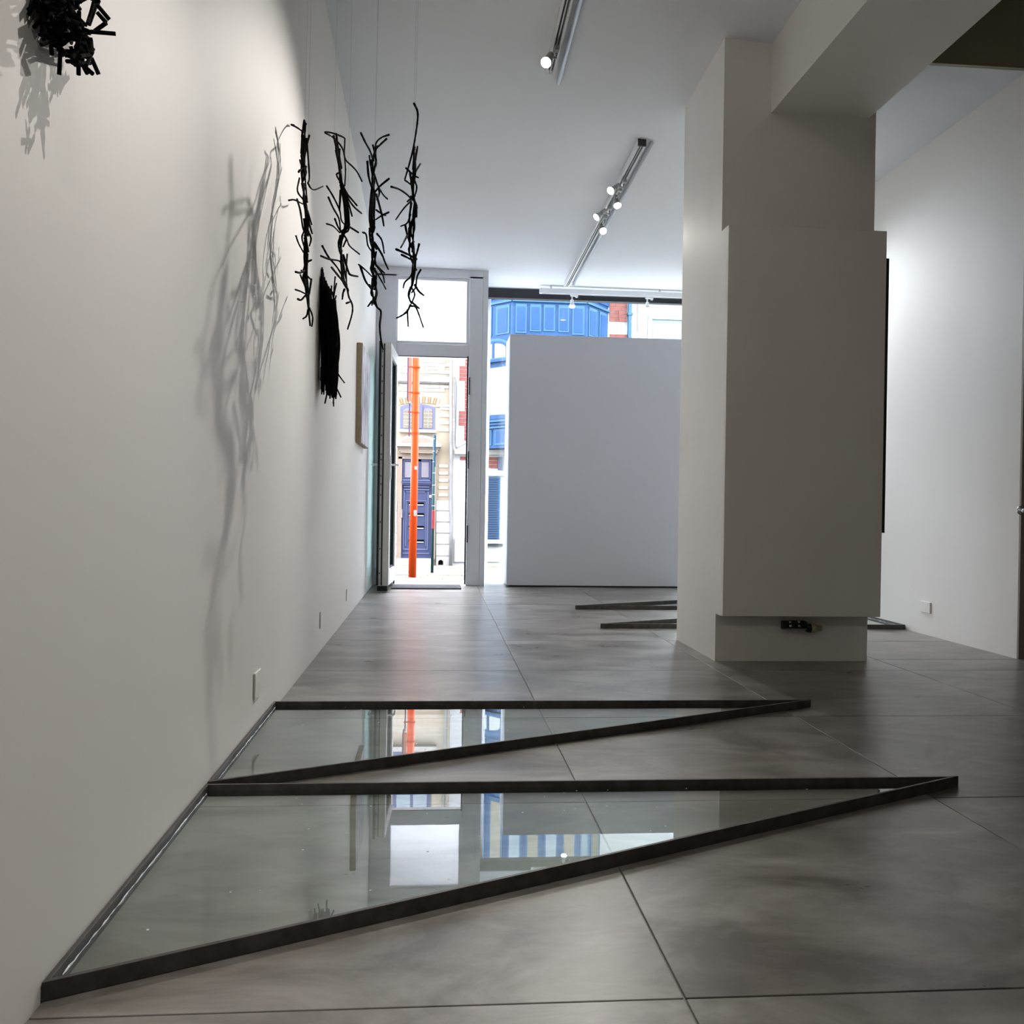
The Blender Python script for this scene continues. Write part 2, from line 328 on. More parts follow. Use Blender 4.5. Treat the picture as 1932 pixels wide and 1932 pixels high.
# ------------------------------------------------ partition in front of the shop window
pt = empty('partition', (1.5, 7.5, 0), label='freestanding white display partition in front of the shop window', category='partition')
rebase(MB().box(.577, 2.03, 7.305, 7.70, .012, 2.037).build('panel', M['panel'], bevel=.002), pt)
rebase(MB().box(.60, 2.01, 7.32, 7.68, .0002, .0119).build('plinth', M['rubber'], label='black recessed foot'), pt)

# ------------------------------------------------ door frame, transom, open leaf
zt = ceil_z(0, YD)+.05
fx0, fx1, gx0, gx1 = -.335, .248, -.358, .256
tr = MB().box(XL+.001, fx0, YD, YD+.07, 0, 2.51).box(fx1, .361, YD, YD+.07, 0, 2.51).box(fx0, fx1, YD, YD+.07, 1.848, 1.955).box(XL+.001, .361, YD, YD+.07, 2.49, 2.7)
tr.build('trim_2', M['pvc'], bevel=.004, label='white door frame with transom bar', **st)
MB().box(fx0+.0, fx0+.012, YD-.004, YD-.0005, .01, 1.86).box(fx1-.012, fx1, YD-.004, YD-.0005, .01, 1.86).box(fx0, fx1, YD-.004, YD-.0005, 1.846, 1.852).build('trim_3', M['rubber'], label='black rubber seal around the door opening', **st)
for zz in (.42, 1.02, 1.62):
    MB().box(fx1+.004, fx1+.014, YD-.014, YD-.0045, zz-.07, zz+.07).build('trim_4', M['slot'], label='dark strike plate on the door frame', **st)
wt = MB().box(gx0, gx0+.03, YD+.012, YD+.055, 1.958, 2.488).box(gx1-.03, gx1, YD+.012, YD+.055, 1.958, 2.488).box(gx0+.03, gx1-.03, YD+.012, YD+.055, 1.958, 1.975).box(gx0+.03, gx1-.03, YD+.012, YD+.055, 2.47, 2.488).build('window_1', M['pvc'], **st)
MB().box(gx0+.03, gx1-.03, YD+.03, YD+.034, 1.975, 2.47).build('pane', M['frost'], wt, label='frosted white pane')
MB().box(.361, .40, YD, YW+.12, -.02, 3.4).build('wall_door_return', M['pvc'], **st)
MB().box(XL, .361, YD+.002, YD+.068, 2.51, 3.4).build('wall_front', M['out'], **st)
MB().box(XL, .361, YD+.07, YW+.12, -.1, -.012).build('floor_threshold', M['landing'], **st)
MB().box(XL, .361, YD+.07, YW+.12, 2.75, 3.0).build('ceiling_porch', M['wall'], **st)
# open leaf, hinge at the left jamb, its closing edge points at the room
dv = Vector((-.378+.352, 6.785-YD, 0)).normalized(); nv = Vector((dv.y, -dv.x, 0))   # nv points to the left wall
nv = -nv if nv.x > 0 else nv
H0 = Vector((-.360, YD-.01, 0)); LL, LT, LH = .592, .042, 1.850
def lb(mb, a0, a1, t0, t1, z0, z1):
    c = H0+dv*((a0+a1)/2)+nv*((t0+t1)/2)+Vector((0, 0, (z0+z1)/2)); mb.obox(c, dv*(a1-a0)/2, nv*(t1-t0)/2, (0, 0, (z1-z0)/2)); return mb
lf = MB(); sw = .085
lb(lf, 0, sw, -LT, LT, .045, LH); lb(lf, LL-sw, LL, -LT, LT, .045, LH); lb(lf, sw, LL-sw, -LT, LT, .045, .16); lb(lf, sw, LL-sw, -LT, LT, LH-.09, LH)
leaf = lf.build('door_1', M['pvc_edge'], bevel=.003, label='open white glazed door leaf seen along its closing edge', **st)
lb(MB(), sw, LL-sw, -.012, .012, .16, LH-.09).build('pane', M['tealglass'], leaf)
b1 = MB(); 
for s_ in (-1, 1):
    for a0, a1, z0, z1 in ((sw, LL-sw, .16, .172), (sw, LL-sw, LH-.102, LH-.09), (sw, sw+.012, .172, LH-.102), (LL-sw-.012, LL-sw, .172, LH-.102)):
        lb(b1, a0, a1, s_*.0125, s_*.03, z0, z1)
b1.build('glazing_bead', M['rubber'], leaf)
e1 = MB(); lb(e1, LL, LL+.004, LT-.012, LT+.006, .05, LH+.008); lb(e1, LL, LL+.003, .004, .013, .05, LH-.01); e1.build('edge_seal', M['rubber'], leaf)
e2 = MB(); lb(e2, LL, LL+.006, -.002+.017, .030, .06, LH-.02); e2.build('lock_rail', M['lampmetal'], leaf, label='grey multipoint lock rail')
e3 = MB()
for zz in (.14, .32, .52, .72, .80, .86, .98, 1.02, 1.16, 1.3, 1.47, 1.56, 1.67, 1.78): lb(e3, LL+.006, LL+.0075, .019, .026, zz-.006, zz+.006)
e3.build('keep_hole', M['rubber'], leaf, kind='stuff')
e4 = MB(); lb(e4, LL-.05, LL+.004, -LT+.006, LT-.002, .008, .0449); e4.build('bottom_seal', M['rubber'], leaf)
for s_ in (-1, 1):
    p = H0+dv*(LL-.045)+nv*(s_*LT)+Vector((0, 0, .945)); n_ = nv*s_
    MB().obox(p+n_*.003-Vector((0, 0, .02)), dv*.014, n_*.003, (0, 0, .09)).tube([p, p+n_*.045, p+n_*.052-dv*.01, p+n_*.052-dv*.11], .0085, 10).build('handle', M['chrome' if s_ < 0 else 'pvc'], leaf, smooth=False)
MB().box(-.335, .205, 7.03, YD-.02, .0004, .010).build('doormat', M['mat'], bevel=.002, label='dark grey doormat inside the open door', category='doormat')

# ------------------------------------------------ shop window
wz = 2.53
sw_ = MB().box(.402, .455, YW, YW+.07, 0, wz).box(XR-.06, XR-.001, YW, YW+.07, 0, wz).box(.455, XR-.06, YW, YW+.07, 0, .06).box(.455, XR-.06, YW, YW+.07, wz-.03, wz)
wo = sw_.build('window_2', M['pvc'], bevel=.003, **st)
MB().box(.455, XR-.06, YW+.03, YW+.036, .06, wz-.03).build('pane', M['glass'], wo)
MB().box(.40, XR+.3, YW+.0001, YW+.12, wz+.0, 3.4).build('wall_window_header', M['ceil'], **st)
bz0, bz1 = at(1100, 568.5, 7.86).z, at(1100, 549.5, 7.86).z
bl = empty('roller_blind', (1.5, 7.86, bz0), label='dark blind cassette along the head of the shop window', category='blind')
rebase(MB().box(.408, XR-.01, 7.83, 7.90, bz0, bz1).build('cassette', M['blind'], bevel=.003), bl)
rebase(MB().box(.404, .4078, 7.822, 7.91, bz0-.035, bz1+.006).build('end_cap', M['rubber']), bl)
rebase(MB().box(.408, XR-.01, 7.826, 7.8298, bz1-.004, bz1+.006).build('top_rail', M['lampmetal'], label='light metal rail'), bl)

# ------------------------------------------------ small blank plates on the walls
for i, (x, y0, y1, lab) in enumerate(((482, 1271, 1320, 'flush white socket plate low on the left wall, nearest the glass sheets'), (607, 1155, 1186, 'flush white socket plate low on the left wall, middle one of three'), (657, 1112, 1134, 'flush white socket plate low on the left wall, nearest the open door'))):
    a = hit(x-4, y0, 0, XL); b = hit(x-4, y1, 0, XL)
    o = MB().box(XL+.0004, XL+.0055, a.y, a.y+.085, b.z, a.z).build('socket_plate', M['wall'], bevel=.0015, label=lab, category='socket', group='flush socket plates')
a = hit(1741, 1135, 0, XR); b = hit(1757, 1158, 0, XR)
MB().box(XR-.008, XR-.0004, b.y, b.y+.10, b.z, a.z+.004).build('socket_plate', M['wall'], bevel=.002, label='white socket plate low on the right wall behind the pillar', category='socket', group='flush socket plates')

# ------------------------------------------------ painting on the left wall
py0 = 5.66; za, zb = hit(676, 645, 0, XL+.03).z, hit(676, 836, 0, XL+.03).z
pa = empty('painting', (XL+.02, py0, zb), label='unframed canvas with purple grey brushwork, seen edge on near the door', category='painting')
zc0, zc1 = at(676, 835, py0).z, at(676, 646, py0).z
rebase(MB().box(XL+.0005, XL+.034, py0, py0+.62, zc0, zc1).build('stretcher', M['raw'], bevel=.003), pa)
rebase(MB().box(XL+.0342, XL+.0365, py0+.003, py0+.617, zc0+.003, zc1-.003).build('canvas', M['paint']), pa)

# ------------------------------------------------ glass triangles in steel frames
def tri_sheet(A, B, C, leg, label, name='glass_triangle'):
    """A,B = ends of the leg along the wall, C = tip; leg=(A,B) edge gets a sealant bead"""
    root = empty(name, (A[0], A[1], 0), label=label, category='sculpture', group='glass triangles on the floor')
    P = [Vector((*q, 0)) for q in (A, B, C)]; cen = (P[0]+P[1]+P[2])/3; th, hh = .007, .026
    # mitred bars: offset triangle inwards
    def inset(d):
        out = []
        for i in range(3):
            p0, p1, p2 = P[i-1], P[i], P[(i+1) % 3]
            e1 = (p1-p0).normalized(); e2 = (p2-p1).normalized()
            n1 = Vector((-e1.y, e1.x, 0)); n2 = Vector((-e2.y, e2.x, 0))
            if n1.dot(cen-p1) < 0: n1 = -n1
            if n2.dot(cen-p1) < 0: n2 = -n2
            a = p1+n1*d; b = p1+n2*d; den = e1.x*e2.y-e1.y*e2.x
            t = ((b-a).x*e2.y-(b-a).y*e2.x)/den; out.append(a+e1*t)
        return out
    I = inset(th)
    for i in range(3):
        j = (i+1) % 3; q = [P[i], P[j], I[j], I[i]]
        rebase(MB().prism([(v.x, v.y) for v in q], .0003, hh).build('frame_bar', M['steel'], bevel=.0006), root)
    J = inset(th+.0004)
    rebase(MB().prism([(v.x, v.y) for v in J], .0085, .0125).build('pane', M['sheet']), root)
    K = inset(th+.0035)
    a, b = K[0], K[1]; n = 60; pts = [a.lerp(b, .03+.94*k/n)+Vector((random.uniform(-.0008, .0008), 0, .0145)) for k in range(n+1)]
    mb = MB(); mb.tube(pts, .0011, 5, jag=.75)
    rebase(mb.build('sealant_bead', M['sealant'], label='silvery broken sealant line'), root)
    if A[0] < 0:
        mb = MB()
        for k in range(34):
            u, v = random.random(), random.random()
            if u+v > 1: u, v = 1-u, 1-v
            q = J[0]+(J[1]-J[0])*(u*.92+.03)+(J[2]-J[0])*(v*.92+.03); e = random.uniform(.0008, .0024)
            mb.lathe((q.x, q.y, .0127), (0, 0, 1), [(0, e), (.0006, e*.8)], 6)
        rebase(mb.build('dust_specks', M['white_speck'], kind='stuff'), root)
    return root
tri_sheet((-.4985, 1.215), (-.4985, 2.055), (1.245, 2.055), 0, 'large glass triangle in black steel frame nearest the camera')
tri_sheet((-.4985, 2.070), (-.4985, 2.905), (1.245, 2.905), 0, 'second glass triangle from the front along the left wall')
tri_sheet((XR-.002, 4.83), (XR-.002, 5.67), (.892, 4.83), 0, 'glass triangle behind the pillar, nearer of the two along the right wall')
tri_sheet((XR-.002, 5.72), (XR-.002, 6.56), (.892, 5.72), 0, 'glass triangle behind the pillar, farther of the two along the right wall')

# ------------------------------------------------ track lighting
def on_ceiling(px, py, drop=0):
    d = ray(px, py); o = Vector((0, 0, CH))
    lo, hi = .3, 9.0
    for _ in range(50):
        t = (lo+hi)/2; p = o+d*t
        if p.z < ceil_z(p.x, p.y)-drop: lo = t
        else: hi = t
    return o+d*lo
def track(x, y0, y1, label, cx=.055, cy0=None, cy1=None):
    r = empty('light_track', (x, (y0+y1)/2, ceil_z(x, (y0+y1)/2)), label=label, category='track light rail')
    def bar(xa, xb, za, zb, ya=y0, yb=y1):
        mb = MB(); c = [(xa, ya), (xb, ya), (xb, yb), (xa, yb)]
        mb.add([(X, Y, ceil_z(X, Y)-zb) for X, Y in c]+[(X, Y, ceil_z(X, Y)-za) for X, Y in c], [(3, 2, 1, 0), (4, 5, 6, 7), (0, 1, 5, 4), (1, 2, 6, 5), (2, 3, 7, 6), (3, 0, 4, 7)]); return mb
    rebase(bar(x-.022, x-.011, .001, .034).build('rail', M['track']), r)
    rebase(bar(x+.011, x+.022, .001, .034).build('rail', M['track']), r)
    rebase(bar(x-.003, x+.003, .001, .030).build('conductor', M['lampmetal']), r)
    rebase(bar(x-.0108, x-.0032, .001, .012).build('slot', M['slot']), r)
    rebase(bar(x+.0032, x+.0108, .001, .012).build('slot', M['slot']), r)
    rebase(bar(x-.022, x+.022, .001, .036, y0-.012, y0-.0002).build('end_cap', M['slot' if y0 > 3 else 'track']), r)
    ya, yb = cy0 or y0, cy1 or y1
    rebase(MB().tube([(x+cx, ya, ceil_z(x+cx, ya)-.012), (x+cx, yb, ceil_z(x+cx, yb)-.012)], .0105, 12).build('conduit', M['conduit'], smooth=True), r)
    return r
e1_ = on_ceiling(1033, 138); e2_ = on_ceiling(1197, 262); e3_ = on_ceiling(1052, 538)
TX1, TX2 = .50, 1.075
track(TX1, -1.2, on_ceiling(1036, 128).y, 'white track rail on the ceiling above the camera, ending over the floor glass', cy1=on_ceiling(1040, 150).y)
track(TX2, e2_.y, 7.62, 'white track rail carrying four lit lamps towards the shop window')
def spot(name, pos, aim, w, label, group, lit=True, sz=.9, hang=None, rad=.012, body='lampmetal', tint=(1, .95, .89)):
    """pos = lens centre, hang = point on the track"""
    pos, aim, hang = Vector(pos), Vector(aim), Vector(hang); d = (aim-pos).normalized()
    r = empty(name, hang, label=label, category='spotlight', group=group)
    back = pos-d*.055
    rebase(MB().box(hang.x-.011, hang.x+.011, hang.y-.035, hang.y+.035, hang.z-.020, hang.z-.0002).build('adapter', M[body], bevel=.002), r)
    rebase(MB().tube([(hang.x, hang.y, hang.z-.02), (hang.x, hang.y, hang.z-.04), tuple(back-d*.01)], .006, 8).build('stem', M[body], smooth=True), r)
    rebase(MB().lathe(back-d*.03, d, [(0, .013), (.002, .015), (.034, .015), (.036, .013)], 18).build('socket', M[body], smooth=False), r)
    rebase(MB().lathe(back, d, [(.006, .011), (.025, .015), (.040, .022), (.052, .0255), (.0535, .0255)], 22).build('reflector', M['lampmetal' if body == 'lampmetal' else 'track'], smooth=True), r)
    rebase(MB().lathe(pos-d*.001, d, [(0, .0225), (.002, .0225), (.004, .018)], 22).build('lens', M['glow' if lit else 'glow_off'], smooth=False, label='glowing round lens' if lit else None), r)
    if w:
        l = bpy.data.lights.new(name+'_light', 'SPOT'); l.energy = w*LAMP_W; l.spot_size = sz; l.spot_blend = .9; l.shadow_soft_size = rad; l.color = tint
        o = bpy.data.objects.new(name+'_light', l); COL.objects.link(o); o.location = pos+d*.012; o.rotation_euler = d.to_track_quat('-Z', 'Y').to_euler(); rebase(o, r)
    return r
def on_track(x, y): return (x, y, ceil_z(x, y)-.042)
# the lamp that throws the twig shadows
pA = on_ceiling(1030, 118, .13)
spot('spotlight', pA, (-.50, 2.15, .5), 84, 'single lit lamp at the end of the ceiling rail nearest the camera', 'ceiling spotlights', hang=on_track(TX1, pA.y-.02+.06), sz=1.25, rad=.02)
# out of frame, above the black nest on the wall
spot('spotlight', (TX1-.04, 1.22, ceil_z(TX1, 1.2)-.15), (-.50, 1.02, 1.0), 44, 'lamp on the near rail above the hanging black nest', 'ceiling spotlights', hang=on_track(TX1, 1.22), sz=1.3, rad=.006)
spot('spotlight', (TX1-.04, -.3, ceil_z(TX1, -.3)-.15), (-.45, .4, .6), 14, 'added fill lamp on the near rail, unseen behind the camera', 'ceiling spotlights', hang=on_track(TX1, -.3), sz=1.7)  # fill lamp added out of view to brighten the left wall and floor
spot('spotlight', (TX1+.04, -.8, ceil_z(TX1, -.8)-.15), (1.6, 3.7, .9), 14, 'added fill lamp on the near rail, unseen behind the camera, turned to the pillar', 'ceiling spotlights', hang=on_track(TX1, -.8), sz=1.0, rad=.05, tint=(1, .86, .72))  # warm fill lamp added out of view to lift the pillar front
for (px, py, ax, ay, az, w, lab) in ((1152, 360, -.5, 4.2, 1.2, 22, 'upper left lamp of the four on the middle rail'), (1165, 388, 1.2, 4.3, .5, 20, 'upper right lamp of the four on the middle rail'), (1125, 410, -.5, 5.2, 1.2, 22, 'lower left lamp of the four on the middle rail'), (1138, 436, 1.2, 4.3, 1.0, 20, 'lower right lamp of the four on the middle rail')):
    q = on_ceiling(px, py, .12)
    spot('spotlight', q, (ax, ay, az), w, lab, 'ceiling spotlights', hang=on_track(TX2, q.y+(.03 if ax < 0 else -.05)), sz=1.4)
# unseen rail and lamps added behind the pillar to brighten the right wall
rb = empty('light_track', (2.0, 6.2, 2.45), label='added white track rail in the right bay, unseen behind the pillar', category='track light rail')
rebase(MB().box(1.98, 2.02, 5.62, 7.0, 2.425, 2.455).box(1.99, 2.01, 5.66, 5.68, 2.455, ceil_z(2.0, 5.67)-.0005).box(1.99, 2.01, 6.9, 6.92, 2.455, ceil_z(2.0, 6.91)-.0005).build('rail', M['track']), rb)
for y_, ay_ in ((5.8, 4.5), (6.5, 5.2)):
    spot('spotlight', (2.03, y_, 2.33), (2.6, ay_-.5, .2), 30, 'added fill lamp on the right bay rail, %s one' % ('nearer' if y_ < 6 else 'farther'), 'added right bay spotlights', hang=(2.0, y_, 2.4245), sz=2.0, tint=(.84, .92, 1))
# rail along the shop window with two lamps
fy = 7.72; fz0, fz1 = at(1150, 558, fy).z, at(1150, 548.5, fy).z; fxa = at(1018, 550, fy).x
ft = empty('light_track', ((fxa+XR)/2, fy, fz1), label='white track rail running across the top of the shop window', category='track light rail')
rebase(MB().box(fxa, XR-.002, fy-.02, fy+.02, fz0, fz1).build('rail', M['track'], bevel=.002), ft)
rebase(MB().box(fxa+.02, XR-.03, fy-.006, fy+.006, fz0-.001, fz0-.0001).build('slot', M['slot']), ft)
for xx in (fxa+.1, 1.9, 2.4):
    rebase(MB().box(xx-.008, xx+.008, fy-.008, fy+.008, fz1+.0002, ceil_z(xx, fy)-.0005).build('hanger', M['track']), ft)
for px, lab in ((1079, 'left lamp hanging from the window rail above the partition'), (1221, 'right lamp hanging from the window rail beside the pillar')):
    a = at(px, 579, fy)
    r = empty('spotlight', (a.x, fy, fz0), label=lab, category='spotlight', group='window rail spotlights')
    rebase(MB().box(a.x-.014, a.x+.052, fy-.012, fy+.012, fz0-.016, fz0-.0012).box(a.x+.03, a.x+.05, fy-.009, fy+.009, fz0-.026, fz0-.016).build('adapter', M['track'], bevel=.002), r)
    rebase(MB().tube([(a.x, fy, fz0-.016), (a.x, fy, fz0-.055)], .006, 8).build('stem', M['track'], smooth=True), r)
    rebase(MB().lathe((a.x, fy, fz0-.045), (0, -.25, -1), [(0, .011), (.004, .014), (.03, .014), (.04, .02), (.058, .026), (.062, .026)], 20).build('reflector', M['track'], smooth=True), r)
    rebase(MB().lathe((a.x, fy-.015, fz0-.106), (0, -.25, -1), [(0, .024), (.005, .022), (.009, .012)], 20).build('lens', M['glow'], smooth=True, label='glowing round lens'), r)

# ------------------------------------------------ hanging twig sculptures
def C(cx, cy): return 520+cx/6.44, 180+cy/6.44
STR = [
 dict(Y=2.90, label='leftmost of the four hanging black twig strands', core=[(355,320),(350,470),(340,700),(345,900),(340,1100),(360,1300),(375,1500),(370,1700),(380,1900),(370,2100),(365,2200),(385,2400),(395,2600)],
  tw=[[(75,355),(160,355),(250,385),(345,450)],[(355,320),(360,400),(350,500)],[(410,480),(385,590),(345,800),(350,900)],[(345,480),(330,620),(345,860)],[(375,520),(395,750),(410,1000),(390,1070)],[(390,1060),(430,1130),(480,1145),(575,1105)],[(295,785),(325,880),(350,1000)],[(280,930),(300,905),(330,920)],[(290,1005),(265,1160),(330,1260),(350,1300)],[(160,1275),(230,1270),(330,1320)],[(260,1260),(300,1400),(330,1600),(370,1700)],[(385,1400),(440,1575)],[(390,1480),(420,1600),(445,1680)],[(395,1650),(430,1740),(410,1830)],[(345,1650),(320,1730),(350,1850)],[(245,1700),(280,1800),(340,1910)],[(390,2020),(435,2000)],[(245,2145),(300,2155),(350,2130)],[(300,2180),(360,2330),(370,2450)],[(310,2125),(370,2180)],[(435,2230),(410,2400),(390,2470)],[(240,2360),(300,2380),(360,2410)],[(270,2475),(310,2485),(360,2430)],[(390,2200),(430,2240)],[(395,2600),(375,2680),(330,2715)],[(410,2580),(450,2690),(440,2810)],[(400,2600),(420,2800)]]),
 dict(Y=2.86, label='second from left of the four hanging black twig strands', core=[(710,500),(750,650),(790,900),(800,1100),(860,1400),(870,1580),(810,1680),(790,1850),(800,2050),(830,2200),(870,2360)],
  tw=[[(600,445),(680,455),(825,510),(840,560),(835,700),(850,900),(840,1100)],[(600,455),(710,520),(810,640),(850,780),(930,860),(990,930),(1050,1045)],[(705,490),(740,650),(780,900),(790,1100)],[(770,940),(740,960),(760,1010),(790,1060)],[(620,1100),(700,1230),(780,1400),(800,1520),(870,1600)],[(640,1235),(700,1370),(770,1500),(790,1660)],[(800,1050),(860,1180),(930,1270),(990,1340)],[(810,1080),(870,1230),(950,1350),(1045,1435)],[(800,1100),(880,1300),(930,1470)],[(790,1080),(850,1350),(880,1550)],[(790,1150),(775,1400)],[(620,1560),(700,1590),(780,1670)],[(720,1500),(770,1620),(860,1740),(900,1830),(1020,1930)],[(870,1580),(1005,1665)],[(850,1600),(800,1700),(780,1800),(810,1900)],[(860,1750),(820,1840)],[(565,1825),(640,1960),(740,2080),(800,2180),(870,2340)],[(550,1950),(650,1990),(770,2010),(800,2060)],[(680,2090),(760,2190),(840,2290),(880,2360)],[(820,1930),(880,2130),(910,2180),(1000,2200)],[(870,1930),(860,2100),(860,2250),(870,2350)],[(840,2350),(820,2400),(810,2480)],[(870,2350),(890,2450),(930,2540),(930,2650),(875,2840)],[(860,2525),(900,2510)]]),
 dict(Y=2.88, label='third from left of the four hanging black twig strands', core=[(1210,600),(1190,800),(1190,1000),(1190,1200),(1170,1400),(1170,1600),(1180,1750),(1200,1900),(1190,2100),(1190,2250),(1190,2400),(1190,2500)],
  tw=[[(1035,455),(1090,570),(1150,680),(1185,800)],[(1375,480),(1290,510),(1225,570),(1200,680),(1190,800)],[(1345,530),(1270,600),(1215,670),(1225,830),(1190,900)],[(1140,730),(1150,830),(1180,1000)],[(1115,800),(1130,980),(1170,1130)],[(1200,950),(1250,1110),(1310,1210),(1360,1260)],[(1380,1010),(1270,1100),(1210,1170)],[(1225,1200),(1290,1450),(1315,1590)],[(1375,1420),(1290,1460),(1215,1510)],[(1220,1390),(1290,1440),(1340,1460)],[(1250,1120),(1260,1200),(1230,1270)],[(1160,1200),(1140,1450),(1150,1600)],[(1060,1665),(1100,1690),(1120,1820),(1170,1900)],[(1230,1680),(1290,1760),(1320,1920)],[(1210,1800),(1290,1930),(1330,2030),(1370,2115)],[(1010,2055),(1100,2130),(1170,2200)],[(1030,2080),(1090,2250),(1160,2350)],[(1210,2050),(1290,2130),(1325,2160)],[(1220,2060),(1300,2180),(1325,2280)],[(1215,2130),(1290,2260),(1340,2355)],[(1180,2050),(1155,2100),(1180,2180)],[(1140,2300),(1180,2400),(1190,2520)],[(1210,2300),(1230,2400),(1210,2500)],[(1170,2500),(1120,2565)],[(1190,2450),(1170,2550)],[(1205,2480),(1195,2540)],[(1200,2480),(1230,2570),(1280,2630),(1265,2800),(1280,2970),(1305,3090)]]),
 dict(Y=2.95, label='rightmost and tallest of the four hanging black twig strands', core=[(1690,640),(1660,900),(1660,1100),(1660,1260),(1690,1320),(1680,1450),(1650,1600),(1650,1750),(1650,1900),(1690,2020),(1680,2150),(1650,2330)],
  tw=[[(1680,95),(1725,200),(1720,350),(1690,550),(1665,680),(1620,850),(1570,1020)],[(1570,1030),(1600,1050),(1650,1090)],[(1725,620),(1700,800),(1700,950),(1670,1100)],[(1690,640),(1665,900)],[(1760,830),(1700,930),(1640,1050)],[(1580,880),(1680,970),(1735,1000)],[(1690,1040),(1715,1120),(1690,1230)],[(1405,1110),(1500,1140),(1590,1200),(1650,1260)],[(1660,1240),(1600,1290)],[(1650,1280),(1560,1370),(1460,1510)],[(1690,1300),(1700,1400),(1680,1550)],[(1640,1440),(1600,1550),(1520,1590)],[(1575,1575),(1600,1700),(1650,1850)],[(1600,1700),(1560,1780),(1520,1850)],[(1680,1500),(1690,1600),(1665,1720)],[(1650,1300),(1625,1500),(1640,1640),(1650,1720)],[(1465,1870),(1560,1910),(1660,1960),(1690,2000)],[(1745,1800),(1720,1900),(1690,2000)],[(1530,1935),(1600,1970),(1670,2010)],[(1690,2080),(1640,2200),(1570,2270),(1550,2340)],[(1700,1950),(1690,2130),(1650,2320),(1620,2430)],[(1765,2115),(1720,2200),(1700,2330),(1650,2400)],[(1690,2300),(1740,2380),(1800,2430)],[(1640,2330),(1615,2410),(1625,2470),(1650,2530)],[(1660,2350),(1690,2420),(1650,2530)],[(1650,2510),(1700,2550),(1745,2590)],[(1640,2540),(1600,2620),(1540,2670),(1470,2705)],[(1650,2560),(1700,2570),(1740,2660),(1795,2820)],[(1600,2600),(1605,2700),(1610,2810)]]),
]
for s in STR:
    Y = s['Y']; p0 = at(*C(*s['core'][0]), Y)
    root = empty('twig_strand', (p0.x, Y, p0.z), label=s['label'], category='sculpture', group='hanging black twig strands')
    ph = random.uniform(0, 6)
    def P(c, dy):
        q = at(*C(*c), Y+dy+.045*math.sin(c[1]/230+ph)); q.x = max(q.x, XL+.012); return q
    def cx_at(cy):
        cc = s['core']
        for a, b in zip(cc, cc[1:]):
            if a[1] <= cy <= b[1]: return a[0]+(b[0]-a[0])*(cy-a[1])/(b[1]-a[1])
        return cc[0][0] if cy < cc[0][1] else cc[-1][0]
    for t in s['tw']:
        dy = random.uniform(-.03, .03); k = random.choice((-1, 1))*random.uniform(.35, 1.0)
        # a twig that leaves the core sideways also leaves it in depth
        pts = curve_pts([P(c, dy+k*.001*abs(c[0]-cx_at(c[1]))) for c in t], 4)
        r0 = random.uniform(.0030, .0040)
        rebase(MB().tube(pts, r0, 6, r0*.72, jag=.12).build('twig', M['black'], smooth=True), root)
    # the tied core: overlapping short twigs
    co = s['core']
    for k in range(len(co)-2):
        for q in range(2+k % 2):
            j = [(c[0]+random.uniform(-33, 33), c[1]+random.uniform(-40, 40)) for c in co[k:k+3]]; dy = random.uniform(-.025, .025)
            rebase(MB().tube(curve_pts([P(c, dy+random.uniform(-.01, .01)) for c in j], 3), random.uniform(.0028, .0040), 6, .0026, jag=.15).build('twig', M['black'], smooth=True), root)
    for c in (co[0], co[len(co)//2]):
        a = P(c, 0); rebase(MB().tube([a, (a.x+.01, a.y, ceil_z(a.x, a.y))], .00018, 4).build('thread', M['lead'], label='fine pale hanging thread'), root)

# dense bundle of sticks near the wall
YBn = 3.90
bu = empty('stick_bundle', (XL+.06, YBn, at(620, 640, YBn).z), label='dense black bundle of sticks mounted on the left wall below the strands', category='sculpture')
def BP(c, dy): 
    p = at(*C(*c), YBn+dy); p.x = max(p.x, XL+.006); return p
random.seed(21)
for i in range(110):
    u = random.random(); x = 505+u*215; top = 2090+abs(u-.18)*420+random.uniform(0, 250) if random.random() < .6 else random.uniform(2350, 2800)
    bot = 3300+random.uniform(0, 330)+(u*120); xb = 545+u*170+random.uniform(-30, 30)
    if random.random() < .3: bot = random.uniform(2800, 3200)
    xm = x+22+25*math.sin(u*3)+random.uniform(-15, 15); xm2 = 560+u*195+random.uniform(-12, 12)
    pts = [(x+random.uniform(-8, 8), top), (xm, top*.6+bot*.4), (xm2, top*.3+bot*.7), (xb, bot)]; dy = random.uniform(-.05, .05)
    r0 = random.uniform(.0030, .0046)
    rebase(MB().tube(curve_pts([BP(c, dy) for c in pts], 3), r0, 6, r0*.85, jag=.15).build('stick', M['blackstick']), bu)
for t in ([(560,2090),(545,2300),(570,2600)],[(530,2110),(540,2400)],[(510,2190),(520,2450),(545,2800)],[(725,2200),(710,2350),(700,2600)],[(740,2280),(710,2420),(690,2600)],[(735,2430),(715,2520),(700,2650)],[(625,2285),(640,2500)],[(680,2310),(670,2500)],[(545,2840),(530,2900),(495,2930)],[(740,3360),(790,3430),(838,3495)],[(700,3330),(720,3500),(795,3670)],[(640,3500),(620,3640),(598,3745)],[(700,3500),(705,3780)],[(745,2750),(770,2900),(775,3080),(760,3250),(740,3350)],[(755,2890),(745,3100),(740,3300)],[(545,3300),(530,3455)],[(560,3300),(570,3490)],[(600,3300),(610,3550)],[(660,3400),(668,3640)],[(735,3400),(740,3640)],[(520,3060),(545,3110)],[(495,2370),(520,2450)]):
    r0 = .0036; dy = random.uniform(-.03, .03)
    rebase(MB().tube(curve_pts([BP(c, dy) for c in t], 3), r0, 6, r0*.8, jag=.15).build('stick', M['blackstick']), bu)
wz_ = at(600, 560, YBn).z
